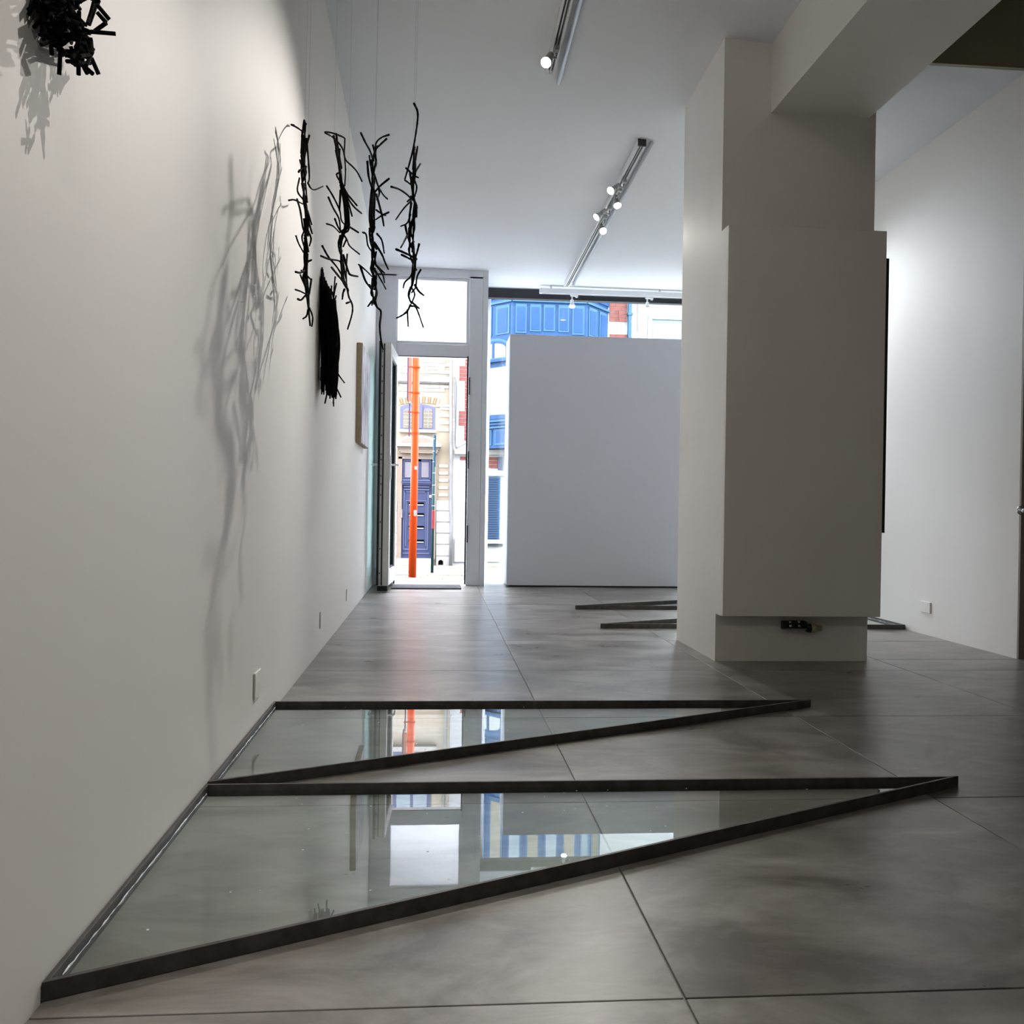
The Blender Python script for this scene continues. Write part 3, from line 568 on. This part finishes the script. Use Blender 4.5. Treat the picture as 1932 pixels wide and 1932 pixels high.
rebase(MB().tube([(XL+.0005, YBn, wz_), (XL+.05, YBn, wz_)], .003, 6).build('wall_pin', M['steel']), bu)

# black nest, upper left, partly out of frame
YN = 1.20
poly = [(230,20),(330,170),(250,370),(400,520),(620,600),(700,640),(870,790),(1100,850),(1140,700),(1140,480),(1090,300),(1215,0),(1250,-300),(1150,-700),(900,-900),(500,-850),(300,-500)]
holes = [(1010,110,75),(1165,265,60),(865,540,48),(825,380,28),(640,270,16),(590,170,18),(680,190,12),(430,100,12),(900,-200,70),(600,-400,60)]
def inside(x, y):
    c = False; n = len(poly)
    for i in range(n):
        (a, b), (d, e) = poly[i], poly[i-1]
        if (b > y) != (e > y) and x < (d-a)*(y-b)/(e-b)+a: c = not c
    return c
def clear(a, b, r=12):
    for k in range(13):
        t = k/12; x = a[0]+(b[0]-a[0])*t; y = a[1]+(b[1]-a[1])*t
        if not inside(x, y): return False
        for hx, hy, hr in holes:
            if math.hypot(x-hx, y-hy) < hr+r: return False
    return True
def NP(c, dy): return at(c[0]/6.44, c[1]/6.44, YN+dy)
ne = empty('black_nest', tuple(NP((700, 0), 0)), label='tangled black nest of short sticks on the left wall, cut by the top edge', category='sculpture')
random.seed(5)
cnt = 0; tries = 0
while cnt < 280 and tries < 60000:
    tries += 1
    a = (random.uniform(220, 1260), random.uniform(-900, -50) if cnt % 4 == 0 else random.uniform(-120, 860)); an = random.uniform(0, math.pi); L_ = random.uniform(90, 280)
    b = (a[0]+math.cos(an)*L_, a[1]+math.sin(an)*L_)
    if not clear(a, b): continue
    dy = random.uniform(-.05, .05); A_, B_ = NP(a, dy), NP(b, dy+random.uniform(-.035, .035))
    A_.x = max(A_.x, XL+.004); B_.x = max(B_.x, XL+.004)
    rebase(MB().tube([A_, (A_+B_)/2+Vector((0, 0, random.uniform(-.001, .001))), B_], random.uniform(.0021, .0028), 7, jag=.08).build('stick', M['blackstick']), ne); cnt += 1
for a, b in (((1100,385),(1405,410)),((735,600),(720,910)),((955,760),(955,910)),((1110,700),(1200,905)),((1180,60),(1330,240)),((1290,280),(1150,380)),((1010,800),(1060,895)),((240,20),(330,160)),((1040,820),(1130,900)),((1180,150),(1290,275)),((790,420),(900,445)),((810,745),(900,745)),((930,60),(970,110)),((960,140),(960,260)),((250,370),(500,330)),((1080,300),(1180,20)),((620,560),(630,660)),((860,560),(930,800)),((300,290),(330,240))):
    rebase(MB().tube([NP(a, -.01), NP(b, .0)], .0027, 7, jag=.05).build('stick', M['blackstick']), ne)

# ================================================================= THE STREET
YS = 19.0
def gz(y): return -.03-.0525*(y-8.07)
mb = MB(); 
c = [(-9, 8.07), (14, 8.07), (14, 30), (-9, 30)]
mb.add([(x, y, gz(y)-.004) for x, y in c]+[(x, y, gz(y)-.3) for x, y in c], [(0, 1, 2, 3), (7, 6, 5, 4), (0, 4, 5, 1), (1, 5, 6, 2), (2, 6, 7, 3), (3, 7, 4, 0)]).build('ground', M['asphalt'], label='pale street surface falling away from the gallery', **st)
mb = MB()
for j in range(54):
    y = 8.3+j*.18
    for i in range(20):
        x = -1.5+i*.15+(.075 if j % 2 else 0)
        if abs(x+.07+.29) < .14 and abs(y-9.22) < .16 or abs(x+.07+.09) < .1 and abs(y-11.2) < .16: continue
        mb.box(x+.006, x+.142, y+.006, y+.172, gz(y)-.03, gz(y+.09)+random.uniform(.0, .008))
mb.build('cobblestones', M['cobble'], label='rows of pale granite cobbles outside the door', category='paving', kind='stuff')
MB().box(-1.6, 2.6, 10.2, 10.34, gz(10.3)-.1, gz(10.2)+.012).build('kerb', M['stone'], label='pale stone kerb across the street paving', **st)
# own facade around the openings, seen from outside only
MB().box(-6, XL-.3, YW-.1, YW+.12, -.2, 8.5).build('wall_outside_left', M['out'], **st)
MB().box(XR+.3, 9, YW-.1, YW+.12, -.2, 8.5).build('wall_outside_right', M['out'], **st)
MB().box(XL-.3, XR+.3, YW-.1, YW+.12, 3.4, 8.5).build('wall_outside_top', M['out'], **st)
MB().box(XL-.3, XE+.3, YB-.3, YW-.1, 3.4, 3.6).build('roof', M['out'], **st)

def EX(px, py=965, Y=YS): return at(px, py, Y).x
def EZ(py, px=800, Y=YS): return at(px, py, Y).z
def pbox(mb, x0, y0, x1, y1, Y=YS, d=.05, back=0):
    cx, cy = (x0+x1)/2, (y0+y1)/2
    return mb.box(EX(x0, cy, Y), EX(x1, cy, Y), Y-d, Y+back, EZ(y1, cx, Y), EZ(y0, cx, Y))
def part(name, m, parent, rects, d=.05, back=0, Y=YS, bevel=0, **k):
    mb = MB()
    for r in rects: pbox(mb, *r, Y=Y, d=d, back=back)
    return mb.build(name, m, parent, bevel=bevel, **k)
# ---------- cream brick house with the slate blue door
bA = empty('row_house', (-2, YS, gz(YS)), label='cream brick house with slate blue door across the street', category='building')
xa1 = EX(856, 850)
def RB(o): return rebase(o, bA)
RB(MB().box(-8.5, xa1, YS, YS+.4, -1.2, 7.3).build('wall', M['creamwall']))
zb0, zb1 = EZ(944, 835), EZ(672, 800); bx0, bx1 = EX(742, 800), EX(850, 850)
excl = [(749, 815, 832, 870), (752, 862, 822, 1080), (752, 760, 825, 822), (740, 707, 856, 724), (748, 744, 830, 762)]
def excluded(x, z, w, h):
    for (x0, y0, x1, y1) in excl:
        if EX(x0, (y0+y1)/2)-w/2-.01 < x < EX(x1, (y0+y1)/2)+w/2+.01 and EZ(y1)-h/2-.005 < z < EZ(y0)+h/2+.005: return True
    return False
bme = MB().box(-.1, .1, -.014, 0, -.0325, .0325).mesh('brick'); bme.materials.append(M['cream'])
bme2 = MB().box(-.1, .1, -.014, 0, -.0325, .0325).mesh('brick'); bme2.materials.append(M['redbrick'])
bmh = MB().box(-.048, .048, -.014, 0, -.0325, .0325).mesh('brick'); bmh.materials.append(M['redbrick'])
RB(MB().box(bx0, bx1, YS-.002, YS, zb0, zb1).build('mortar_bed', M['mortar']))
z = zb0+.04; row = 0
while z < zb1-.03:
    x = bx0+.11+(.105 if row % 2 else 0)
    while x < bx1-.09:
        if not excluded(x, z, .2, .065):
            o = link('brick', bme); o.location = (x, YS-.002, z); rebase(o, bA)
        x += .21
    z += .075; row += 1
RB(part('string_course', M['stone'], None, [(740, 711, 852, 721)], d=.09)); RB(part('string_course_moulding', M['zinc'], None, [(740, 708, 852, 710.6), (740, 721.2, 850, 723.4)], d=.07))
RB(part('string_course', M['stone'], None, [(822, 764, 850, 768)], d=.03))
# soldier arch
k = 0
for i in range(15):
    px = 752+i*5.3; cy = 754+((px-790)/40)**2*4
    o = MB().obox((EX(px, cy), YS-.012, EZ(cy, px)), ((.022, 0, 0)), (0, .012, 0), ((px-790)/40*.02, 0, .065)).build('arch_brick', M['ochre'] if i % 2 else M['cream']); RB(o)
# arched window
def archpoly(x0, x1, ytop, ybot, rise, Y=YS, n=10):
    X0, X1 = EX(x0, ytop, Y), EX(x1, ytop, Y); Z0 = EZ(ybot, (x0+x1)/2, Y); Z1 = EZ(ytop+rise, (x0+x1)/2, Y); R = EZ(ytop, (x0+x1)/2, Y)-Z1
    return [(X0, Z0), (X1, Z0)]+[(X1+(X0-X1)*i/n, Z1+R*math.sin(math.pi*i/n)**.8 if 0 < i < n else Z1) for i in range(n+1)]
w = MB().prism_y(archpoly(755.5, 821, 762, 810, 6), YS-.02, YS-.003).build('window', M['lilac']); RB(w)
for (x0, x1) in ((761, 786), (799, 816)):
    q = MB().prism_y(archpoly(x0, x1, 770, 808, 5), YS-.028, YS-.0202).build('pane', M['amber'], w)
    q = MB().prism_y(archpoly(x0, x1, 770, 776, 4), YS-.032, YS-.0282).build('pane', M['darkgl'], w)
    mb = MB()
    for yy in (781, 788, 795, 802): pbox(mb, x0, yy-.5, x1, yy+.4, d=.034, back=-.0285)
    for xx in ((x0+x1)/2, ): pbox(mb, xx-.4, 776, xx+.4, 808, d=.034, back=-.0285)
    mb.build('leading', M['lead'], w)
RB(part('window_mullion', M['lilac'], None, [(790, 766, 797, 808)], d=.04))
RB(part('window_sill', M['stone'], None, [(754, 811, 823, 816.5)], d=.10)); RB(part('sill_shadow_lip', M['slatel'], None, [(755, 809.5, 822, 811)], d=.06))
# door surround, pediment, cornice
RB(part('door_surround', M['bstone'], None, [(750, 862, 758, 1055), (815, 862, 822, 1055), (752, 856, 822, 866.5)], d=.10))
RB(part('cornice', M['stone'], None, [(748, 838, 832, 844)], d=.28)); RB(part('cornice_moulding', M['bstone'], None, [(752, 844.2, 829, 849), (754, 849.2, 827, 853), (756, 853.2, 825, 856)], d=.2))
X0, X1 = EX(750, 836), EX(826, 836); Z0 = EZ(838, 790); R = EZ(822, 790)-Z0
arc = [(X0, Z0), (X1, Z0)]+[((X0+X1)/2+(X1-X0)/2*math.cos(math.pi*i/14), Z0+R*math.sin(math.pi*i/14)) for i in range(1, 14)]
RB(MB().prism_y(arc, YS-.20, YS-.003).build('pediment', M['stone']))
arc2 = [((x-(X0+X1)/2)*.8+(X0+X1)/2, Z0+.02+(z-Z0)*.62) for x, z in arc]
RB(MB().prism_y(arc2, YS-.206, YS-.2005).build('pediment_field', M['bstone']))
# the door
dA = MB(); pbox(dA, 757, 866, 817, 1053, d=.045, back=-.003); dA = dA.build('door', M['slate']); RB(dA)
def D(name, m, rects, d=.06, back=-.0455, **k): part(name, m, dA, rects, d=d, back=back, **k)
D('pane', M['darkgl'], [(763, 872, 777, 901)]); D('pane', M['darkgl'], [(795, 872, 809, 901)])
D('frame_bar', M['slate'], [(760, 866, 764, 904), (777.5, 866, 794.5, 904), (809.5, 866, 814, 904), (764, 866, 809, 871)], d=.07)
D('moulding', M['slatel'], [(760, 905, 812, 907.5), (758, 913, 814, 915), (762, 918, 810, 919.5), (762, 923, 810, 925)], d=.085)
D('moulding', M['slate'], [(758, 908.5, 814, 912.5)], d=.12)
D('moulding', M['slatel'], [(761, 926, 763, 1037), (806, 926, 808, 1037), (763, 1035, 806, 1037.5), (765, 944, 805, 945.5), (765, 945.5, 766.5, 1030), (803, 945.5, 804.5, 1030)], d=.06)
D('moulding', M['slatel'], [(760, 1043, 810, 1045), (766, 927, 802, 929)], d=.06)
for yy in (950, 970, 994, 1020):
    D('slot', M['gap'], [(771, yy-2, 800, yy+1.5)], d=.062); D('slot_lip', M['white'], [(772, yy+1.8, 799, yy+3.2)], d=.07)
hz = MB().tube([(EX(758.5, 968), YS-.045, EZ(961, 758)), (EX(758.5, 968), YS-.10, EZ(962, 758)), (EX(758.5, 968), YS-.10, EZ(976, 758)), (EX(758.5, 968), YS-.045, EZ(977, 758))], .012, 8).build('handle', M['zinc'], dA)
D('letter_plate', M['white'], [(810, 934, 814, 939)], d=.06)
RB(part('step', M['stone'], None, [(750, 1053, 814, 1062)], d=.35)); RB(part('step', M['stone'], None, [(747, 1062, 816, 1074)], d=.6))
# stone base blocks
yy = 944
for h_ in (20, 21, 21, 21, 22, 24): 
    RB(part('stone_block', M['stone'], None, [(822.5, yy+.5, 850, yy+h_-.5)], d=.05, bevel=.004)); RB(part('stone_block', M['stone'], None, [(735, yy+.5, 749.5, yy+h_-.5)], d=.05, bevel=.004)); yy += h_
v = MB().prism_y(archpoly(827, 836, 1056, 1065, 3), YS-.058, YS-.0505).build('vent', M['gap'], label='small arched black cellar vent'); RB(v)
# upper windows, they show only in the floor glass
for (x0, y0, x1, y1) in ((752, 470, 824, 605), (752, 215, 824, 380), (560, 470, 640, 605), (560, 215, 640, 380)):
    X0, X1, Z0, Z1 = EX(x0, 700), EX(x1, 700), EZ(y1, 790), EZ(y0, 790)
    w = MB().box(X0, X1, YS-.03, YS-.001, Z0, Z1).build('window', M['slatel']); RB(w)
    for a, b in ((X0+.08, (X0+X1)/2-.03), ((X0+X1)/2+.03, X1-.08)): MB().box(a, b, YS-.036, YS-.0302, Z0+.1, Z1-.1).build('pane', M['skygl'], w)
    RB(MB().box(X0-.1, X1+.1, YS-.12, YS-.001, Z1+.0, Z1+.1).build('lintel', M['ochre'])); RB(MB().box(X0-.1, X1+.1, YS-.15, YS-.001, Z0-.1, Z0-.0).build('window_sill', M['stone']))
MB().tube([(EX(852, 300), YS-.09, 7.2), (EX(852, 850), YS-.09, EZ(950, 852)), (EX(853, 900), YS-.10, EZ(985, 853)), (EX(851, 1000), YS-.10, EZ(1072, 850))], .035, 10).build('downpipe', M['zinc'], smooth=True, label='weathered rainwater downpipe').parent = None
RB(bpy.data.objects['downpipe'])
cb = [(857.5, 711), (859, 715), (861, 735), (860, 790), (859, 838), (863, 847), (872, 849), (900, 848)]
MB().tube(curve_pts([at(x, y, YS-.12) for x, y in cb], 6), .012, 6).build('cable', M['cable'], smooth=True)
cb = [(857.6, 722), (858, 730), (858.5, 800), (858, 830), (860, 842), (866, 843.5), (876, 838), (884, 834)]
MB().tube(curve_pts([at(x, y, YS-.14) for x, y in cb], 6), .009, 6).build('cable', M['cable'], smooth=True)

# ---------- white house with the blue oriel
bB = empty('row_house', (1.5, YS, gz(YS)), label='white house with red brick quoins and a bright blue oriel', category='building')
def RC(o): return rebase(o, bB)
for o in list(bpy.data.objects):
    if o.name.startswith('cable') and not o.parent: RC(o)
xb0, xb1 = xa1+.002, EX(1192, 600)
RC(MB().box(xb0, xb1, YS, YS+.4, -1.2, 7.3).build('wall', M['stucco']))
def quoin(parent, x0, x1, y0, y1, toothed=False, right=False):
    X0, X1 = EX(x0, (y0+y1)/2), EX(x1, (y0+y1)/2); Z0, Z1 = EZ(y1, x0), EZ(y0, x0)
    rebase(MB().box(X0, X1, YS-.003, YS-.0005, Z0, Z1).build('mortar_bed', M['redmortar'] if not toothed else M['stucco']), parent)
    z = Z1-.04; row = 0
    while z > Z0+.03:
        s_ = X0 if (not toothed or (row % 12) in (2, 3, 4, 5)) else X0+.12
        Wd = X1-s_; f_ = .655*Wd; h_ = .325*Wd
        for cx_, w_ in (((s_+f_/2, f_), (X1-h_/2, h_)) if row % 2 else ((s_+h_/2, h_), (X1-f_/2, f_))):
            o = link('brick', bme2); o.location = (cx_, YS-.003, z); o.scale = (w_/.2, 1, 1); rebase(o, parent)
        z -= .078; row += 1
quoin(bB, 866, 900, 676, 834, True)
quoin(bB, 868, 900, 861, 873)
RC(part('ledge', M['stone'], None, [(857.5, 849, 950, 858)], d=.14))
quoin(bB, 921, 939, 862, 884)
RC(part('brick_pier', M['lilac'], None, [(939.5, 862, 948, 889)], d=.03))
X0, X1 = EX(913, 880), EX(950, 880)
RC(MB().prism_y([(EX(913, 895), EZ(898, 915)), (X1, EZ(898, 948)), (X1, EZ(889, 948)), (EX(930, 880), EZ(885.5, 930)), (EX(922, 880), EZ(883, 922))], YS-.06, YS-.0005).build('arch_stone', M['stone']))
ws = MB(); pbox(ws, 914, 900, 943, 1018, d=.02, back=-.0005); ws = ws.build('window', M['bluel']); RC(ws)
k = 902
while k < 1016:
    mb = MB(); pbox(mb, 915, k, 939, k+3.4, d=.05, back=-.0205); mb.build('shutter_slat', M['bluegl'], ws); k += 4.4
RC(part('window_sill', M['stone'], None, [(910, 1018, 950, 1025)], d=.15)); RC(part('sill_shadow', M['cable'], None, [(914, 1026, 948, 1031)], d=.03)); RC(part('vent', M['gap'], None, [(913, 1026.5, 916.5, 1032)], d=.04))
RC(part('base_panel', M['stucco'], None, [(913, 1035, 944, 1060)], d=.03)); RC(part('base_panel', M['stone'], None, [(913, 1063, 944, 1078)], d=.05)); RC(part('base_panel', M['stone'], None, [(857.5, 1016, 905, 1060)], d=.05))
# brick strip right of the oriel
quoin(bB, 1150, 1183, 530, 612); quoin(bB, 1150, 1183, 630, 660)
RC(MB().tube([at(1168, 586, YS-.05), at(1169, 604, YS-.05)], .012, 6).build('wall_anchor', M['redbrick']))
RC(part('downpipe', M['bluel'], None, [(1184, 500, 1190, 700)], d=.1)); RC(part('pipe_bracket', M['bluel'], None, [(1183, 592, 1192, 596)], d=.12))
# oriel: front between two slanting cheeks
orl = []
zt_, zb_ = EZ(330, 1030), EZ(848, 930); dO = .75
xL0, xL1, xR1, xR0 = EX(903, 600), EX(966, 600), EX(1107, 600), EX(1148, 600)
YF = YS-dO
# coordinates of the front are measured at its own depth
fL, fR = at(967, 600, YF).x, at(1106, 600, YF).x; eL, eR = at(900, 600, YS).x, at(1147, 600, YS).x
def oseg(kind, u): pass
RC(MB().prism([(eL, YS-.001), (fL, YF), (fR, YF), (eR, YS-.001)], zb_, zt_).build('oriel_body', M['blue']))
def on_face(a, b, u0, u1, z0, z1, off0, off1, name, m, parent=None):
    a, b = Vector((*a, 0)), Vector((*b, 0)); d_ = (b-a); n_ = Vector((d_.y, -d_.x, 0)).normalized()
    if n_.y > 0: n_ = -n_
    c_ = a+d_*((u0+u1)/2)+n_*((off0+off1)/2)+Vector((0, 0, (z0+z1)/2))
    o = MB().obox(c_, d_*(u1-u0)/2, n_*(off1-off0)/2, (0, 0, (z1-z0)/2)).build(name, m, parent); return o if parent else RC(o)
A0, A1, A2, A3 = (eL, YS), (fL, YF), (fR, YF), (eR, YS)
zp0, zp1 = EZ(634, 1030, YF), EZ(573, 1030, YF)
Zt = lambda py: EZ(py, 1030, YF)
faces = [(A0, A1, [(.08, .44), (.56, .93)]), (A1, A2, [(.04, .19), (.235, .385), (.42, .575), (.62, .765), (.81, .975)]), (A2, A3, [(.1, .45), (.58, .92)])]
for fi, (a, b, us) in enumerate(faces):
    for (u0, u1) in us:
        um = (u0+u1)/2; dip = 0
        if fi == 1: dip = ((um-.5)/.5)**2*.09
        zlo = Zt(625)-dip if fi == 1 else Zt(630)
        zhi = Zt(575); 
        f_ = on_face(a, b, u0, u1, zlo, zhi, .001, .02, 'oriel_panel', M['bluel'])
        w_ = (u1-u0)*.14
        on_face(a, b, u0+w_, u1-w_, zlo+.04, zhi-.06, .0205, .03, 'panel_field', M['blue'], f_)
    on_face(a, b, 0, 1, Zt(567), Zt(571), .001, .05, 'oriel_moulding', M['bluel'])
    on_face(a, b, 0, 1, Zt(540), Zt(560), .001, .03, 'oriel_moulding', M['blue'])
    # upper lights seen in the floor glass
    n_ = 2 if fi != 1 else 4
    for k in range(n_):
        g = on_face(a, b, (k+.12)/n_, (k+.88)/n_, Zt(520), Zt(350), .001, .012, 'oriel_window', M['bluel']); on_face(a, b, (k+.22)/n_, (k+.78)/n_, Zt(512), Zt(358), .0125, .016, 'pane', M['amber'] if k % 2 else M['skygl'], g)
    on_face(a, b, 0, 1, Zt(536), Zt(528), .001, .10, 'oriel_moulding', M['bluel'])
# arched light on the left cheek
def arch_face(a, b, u0, u1, zs, zc, off0, off1, name, m, base, parent=None, n=12):
    a, b = Vector((*a, 0)), Vector((*b, 0)); d_ = (b-a); nn = Vector((d_.y, -d_.x, 0)).normalized(); nn = -nn if nn.y > 0 else nn
    pts = [(u0, base), (u1, base)]+[((u0+u1)/2+(u1-u0)/2*math.cos(math.pi*i/n), zs+(zc-zs)*math.sin(math.pi*i/n)) for i in range(n+1)]
    vs = [a+d_*u+nn*o_+Vector((0, 0, z_)) for o_ in (off1, off0) for u, z_ in pts]; k = len(pts)
    o = MB().add(vs, [tuple(range(k)), tuple(range(2*k-1, k-1, -1))]+[((i+1) % k, i, k+i, k+(i+1) % k) for i in range(k)]).build(name, m, parent); return o if parent else RC(o)
for (a, b, u0, u1) in ((A0, A1, .10, .95), (A1, A2, .06, .94), (A2, A3, .05, .9)):
    fr_ = arch_face(a, b, u0, u1, Zt(655), Zt(636), .001, .03, 'oriel_arch', M['bluel'], Zt(676))
    arch_face(a, b, u0+.04, u1-.04, Zt(656), Zt(641), .0305, .036, 'arch_rim', M['blue'], Zt(675), fr_)
    arch_face(a, b, u0+.09, u1-.09, Zt(658), Zt(646), .0365, .042, 'pane', M['amber'] if 0 else M['stucco'], Zt(674), fr_)
    on_face(a, b, (u0+u1)/2-.03, (u0+u1)/2+.03, Zt(674), Zt(644), .0425, .055, 'mullion', M['blue'], fr_)
    on_face(a, b, 0, 1, Zt(682), Zt(677), .001, .08, 'oriel_moulding', M['blue']); on_face(a, b, 0, 1, Zt(677), Zt(674), .001, .06, 'oriel_moulding', M['bluel'])
    g = on_face(a, b, u0+.02, u1-.02, Zt(790), Zt(686), .001, .012, 'oriel_window', M['blue']); on_face(a, b, u0+.14, u1-.05, Zt(782), Zt(692), .0125, .02, 'pane', M['skygl'], g)
    for q in (793, 799, 805): on_face(a, b, 0, 1, Zt(q+3), Zt(q), .001, .07, 'oriel_moulding', M['bluel' if q != 799 else 'blue'])
    for u_ in ((u0, (u0+u1)/2-.04), ((u0+u1)/2+.04, u1)):
        f_ = on_face(a, b, u_[0], u_[1], Zt(840), Zt(810), .001, .02, 'oriel_panel', M['bluel']); on_face(a, b, u_[0]+.04, u_[1]-.04, Zt(836), Zt(814), .0205, .028, 'panel_field', M['blue'], f_)
# ---------- white house further right
bC = empty('row_house', (5, YS, gz(YS)), label='plain white house seen at the right above the partition', category='building')
def RD(o): return rebase(o, bC)
RD(MB().box(xb1+.002, 13, YS, YS+.4, -1.2, 7.3).build('wall', M['stucco']))
ws = MB(); pbox(ws, 1221, 594, 1330, 700, d=.06, back=-.0005); ws = ws.build('window', M['stone']); RD(ws)
mb = MB(); pbox(mb, 1229, 606, 1322, 690, d=.075, back=-.0605); mb.build('pane', M['skygl'], ws)
mb = MB(); pbox(mb, 1229, 600, 1322, 605.5, d=.12, back=-.0605); mb.build('lintel_moulding', M['stucco'], ws)
RD(MB().tube([at(1203, 560, YS-.03), at(1203, 625, YS-.03)], .012, 6).build('cable', M['zinc']))

# ---------- street furniture outside the door
Yp = 9.3; pb = at(777.5, 1098, Yp); ptop = 2.30; leanx = (at(783, 675, Yp).x-pb.x)*.55
po = empty('orange_pole', (pb.x, Yp, gz(Yp)), label='bright orange pole standing on the pavement outside the door', category='pole')
px_ = at(781, 900, Yp).x
rebase(MB().tube([(pb.x+.0, Yp, gz(Yp)+.001), (px_+.004, Yp, 1.0), (px_+.008, Yp, ptop)], .040, 16, .036).build('shaft', M['orange'], smooth=True), po)
for py in (693, 741, 778, 817):
    q = at(782, py, Yp); rebase(MB().lathe((px_+.007, Yp, q.z-.006), (0, 0, 1), [(0, .044), (.012, .044)], 18).box(px_-.07, px_-.036, Yp-.012, Yp+.012, q.z-.004, q.z+.006).build('clamp', M['orange'], label='orange strap clamp'), po)
z0_, z1_ = at(772, 757, Yp).z, ptop-.02
rebase(MB().box(px_-.070, px_-.037, Yp-.01, Yp+.02, z0_, z1_).build('sign_board', M['salmon'], label='pale orange sign seen edge on'), po)
rebase(MB().box(px_-.082, px_-.0705, Yp-.012, Yp+.25, z0_+.02, z1_).build('sign_edge', M['purple'], label='purple sign edge'), po)
rebase(MB().box(px_-.060, px_-.050, Yp-.01, Yp+.16, at(772, 822, Yp).z, z0_-.02).build('sign_edge', M['purple']), po)
for py in (883, 968):
    q = at(783, py, Yp); h_ = .018 if py < 900 else .03
    rebase(MB().box(px_+.004, px_+.034, Yp-.047, Yp-.036, q.z-h_, q.z+h_).box(px_+.014, px_+.022, Yp-.0485, Yp-.0472, q.z-h_*.4, q.z+h_*.4).build('sticker', M['white'], label='small white sticker'), po)
Yt = 11.3; tb = at(815, 1090, Yt); tt = at(820, 820, Yt)
te = empty('teal_post', (tb.x, Yt, gz(Yt)), label='slim teal post with blue sign edge beside the orange pole', category='post')
rebase(MB().tube([(tb.x, Yt, gz(Yt)+.001), (tt.x, Yt, tt.z)], .018, 12).build('shaft', M['teal'], smooth=True), te)
rebase(MB().box(tt.x+.004, tt.x+.018, Yt-.02, Yt+.22, at(820, 880, Yt).z, tt.z-.01).build('sign_plate', M['signblue'], bevel=.002, label='blue sign plate seen edge on'), te)
rebase(MB().obox((tb.x+.006, Yt-.03, at(816, 980, Yt).z), (.018, 0, 0), (0, .008, 0), (0, 0, .115)).build('red_plate', M['red'], bevel=.004, label='small red plate'), te)
for py in (829, 852, 872, 893, 916, 934, 955):
    q = at(818, py, Yt); xx = tb.x+(tt.x-tb.x)*(q.z-gz(Yt))/(tt.z-gz(Yt)); rebase(MB().lathe((xx, Yt, q.z), (0, 0, 1), [(0, .0195), (.008, .0195)], 12).build('band', M['white'], smooth=False), te)
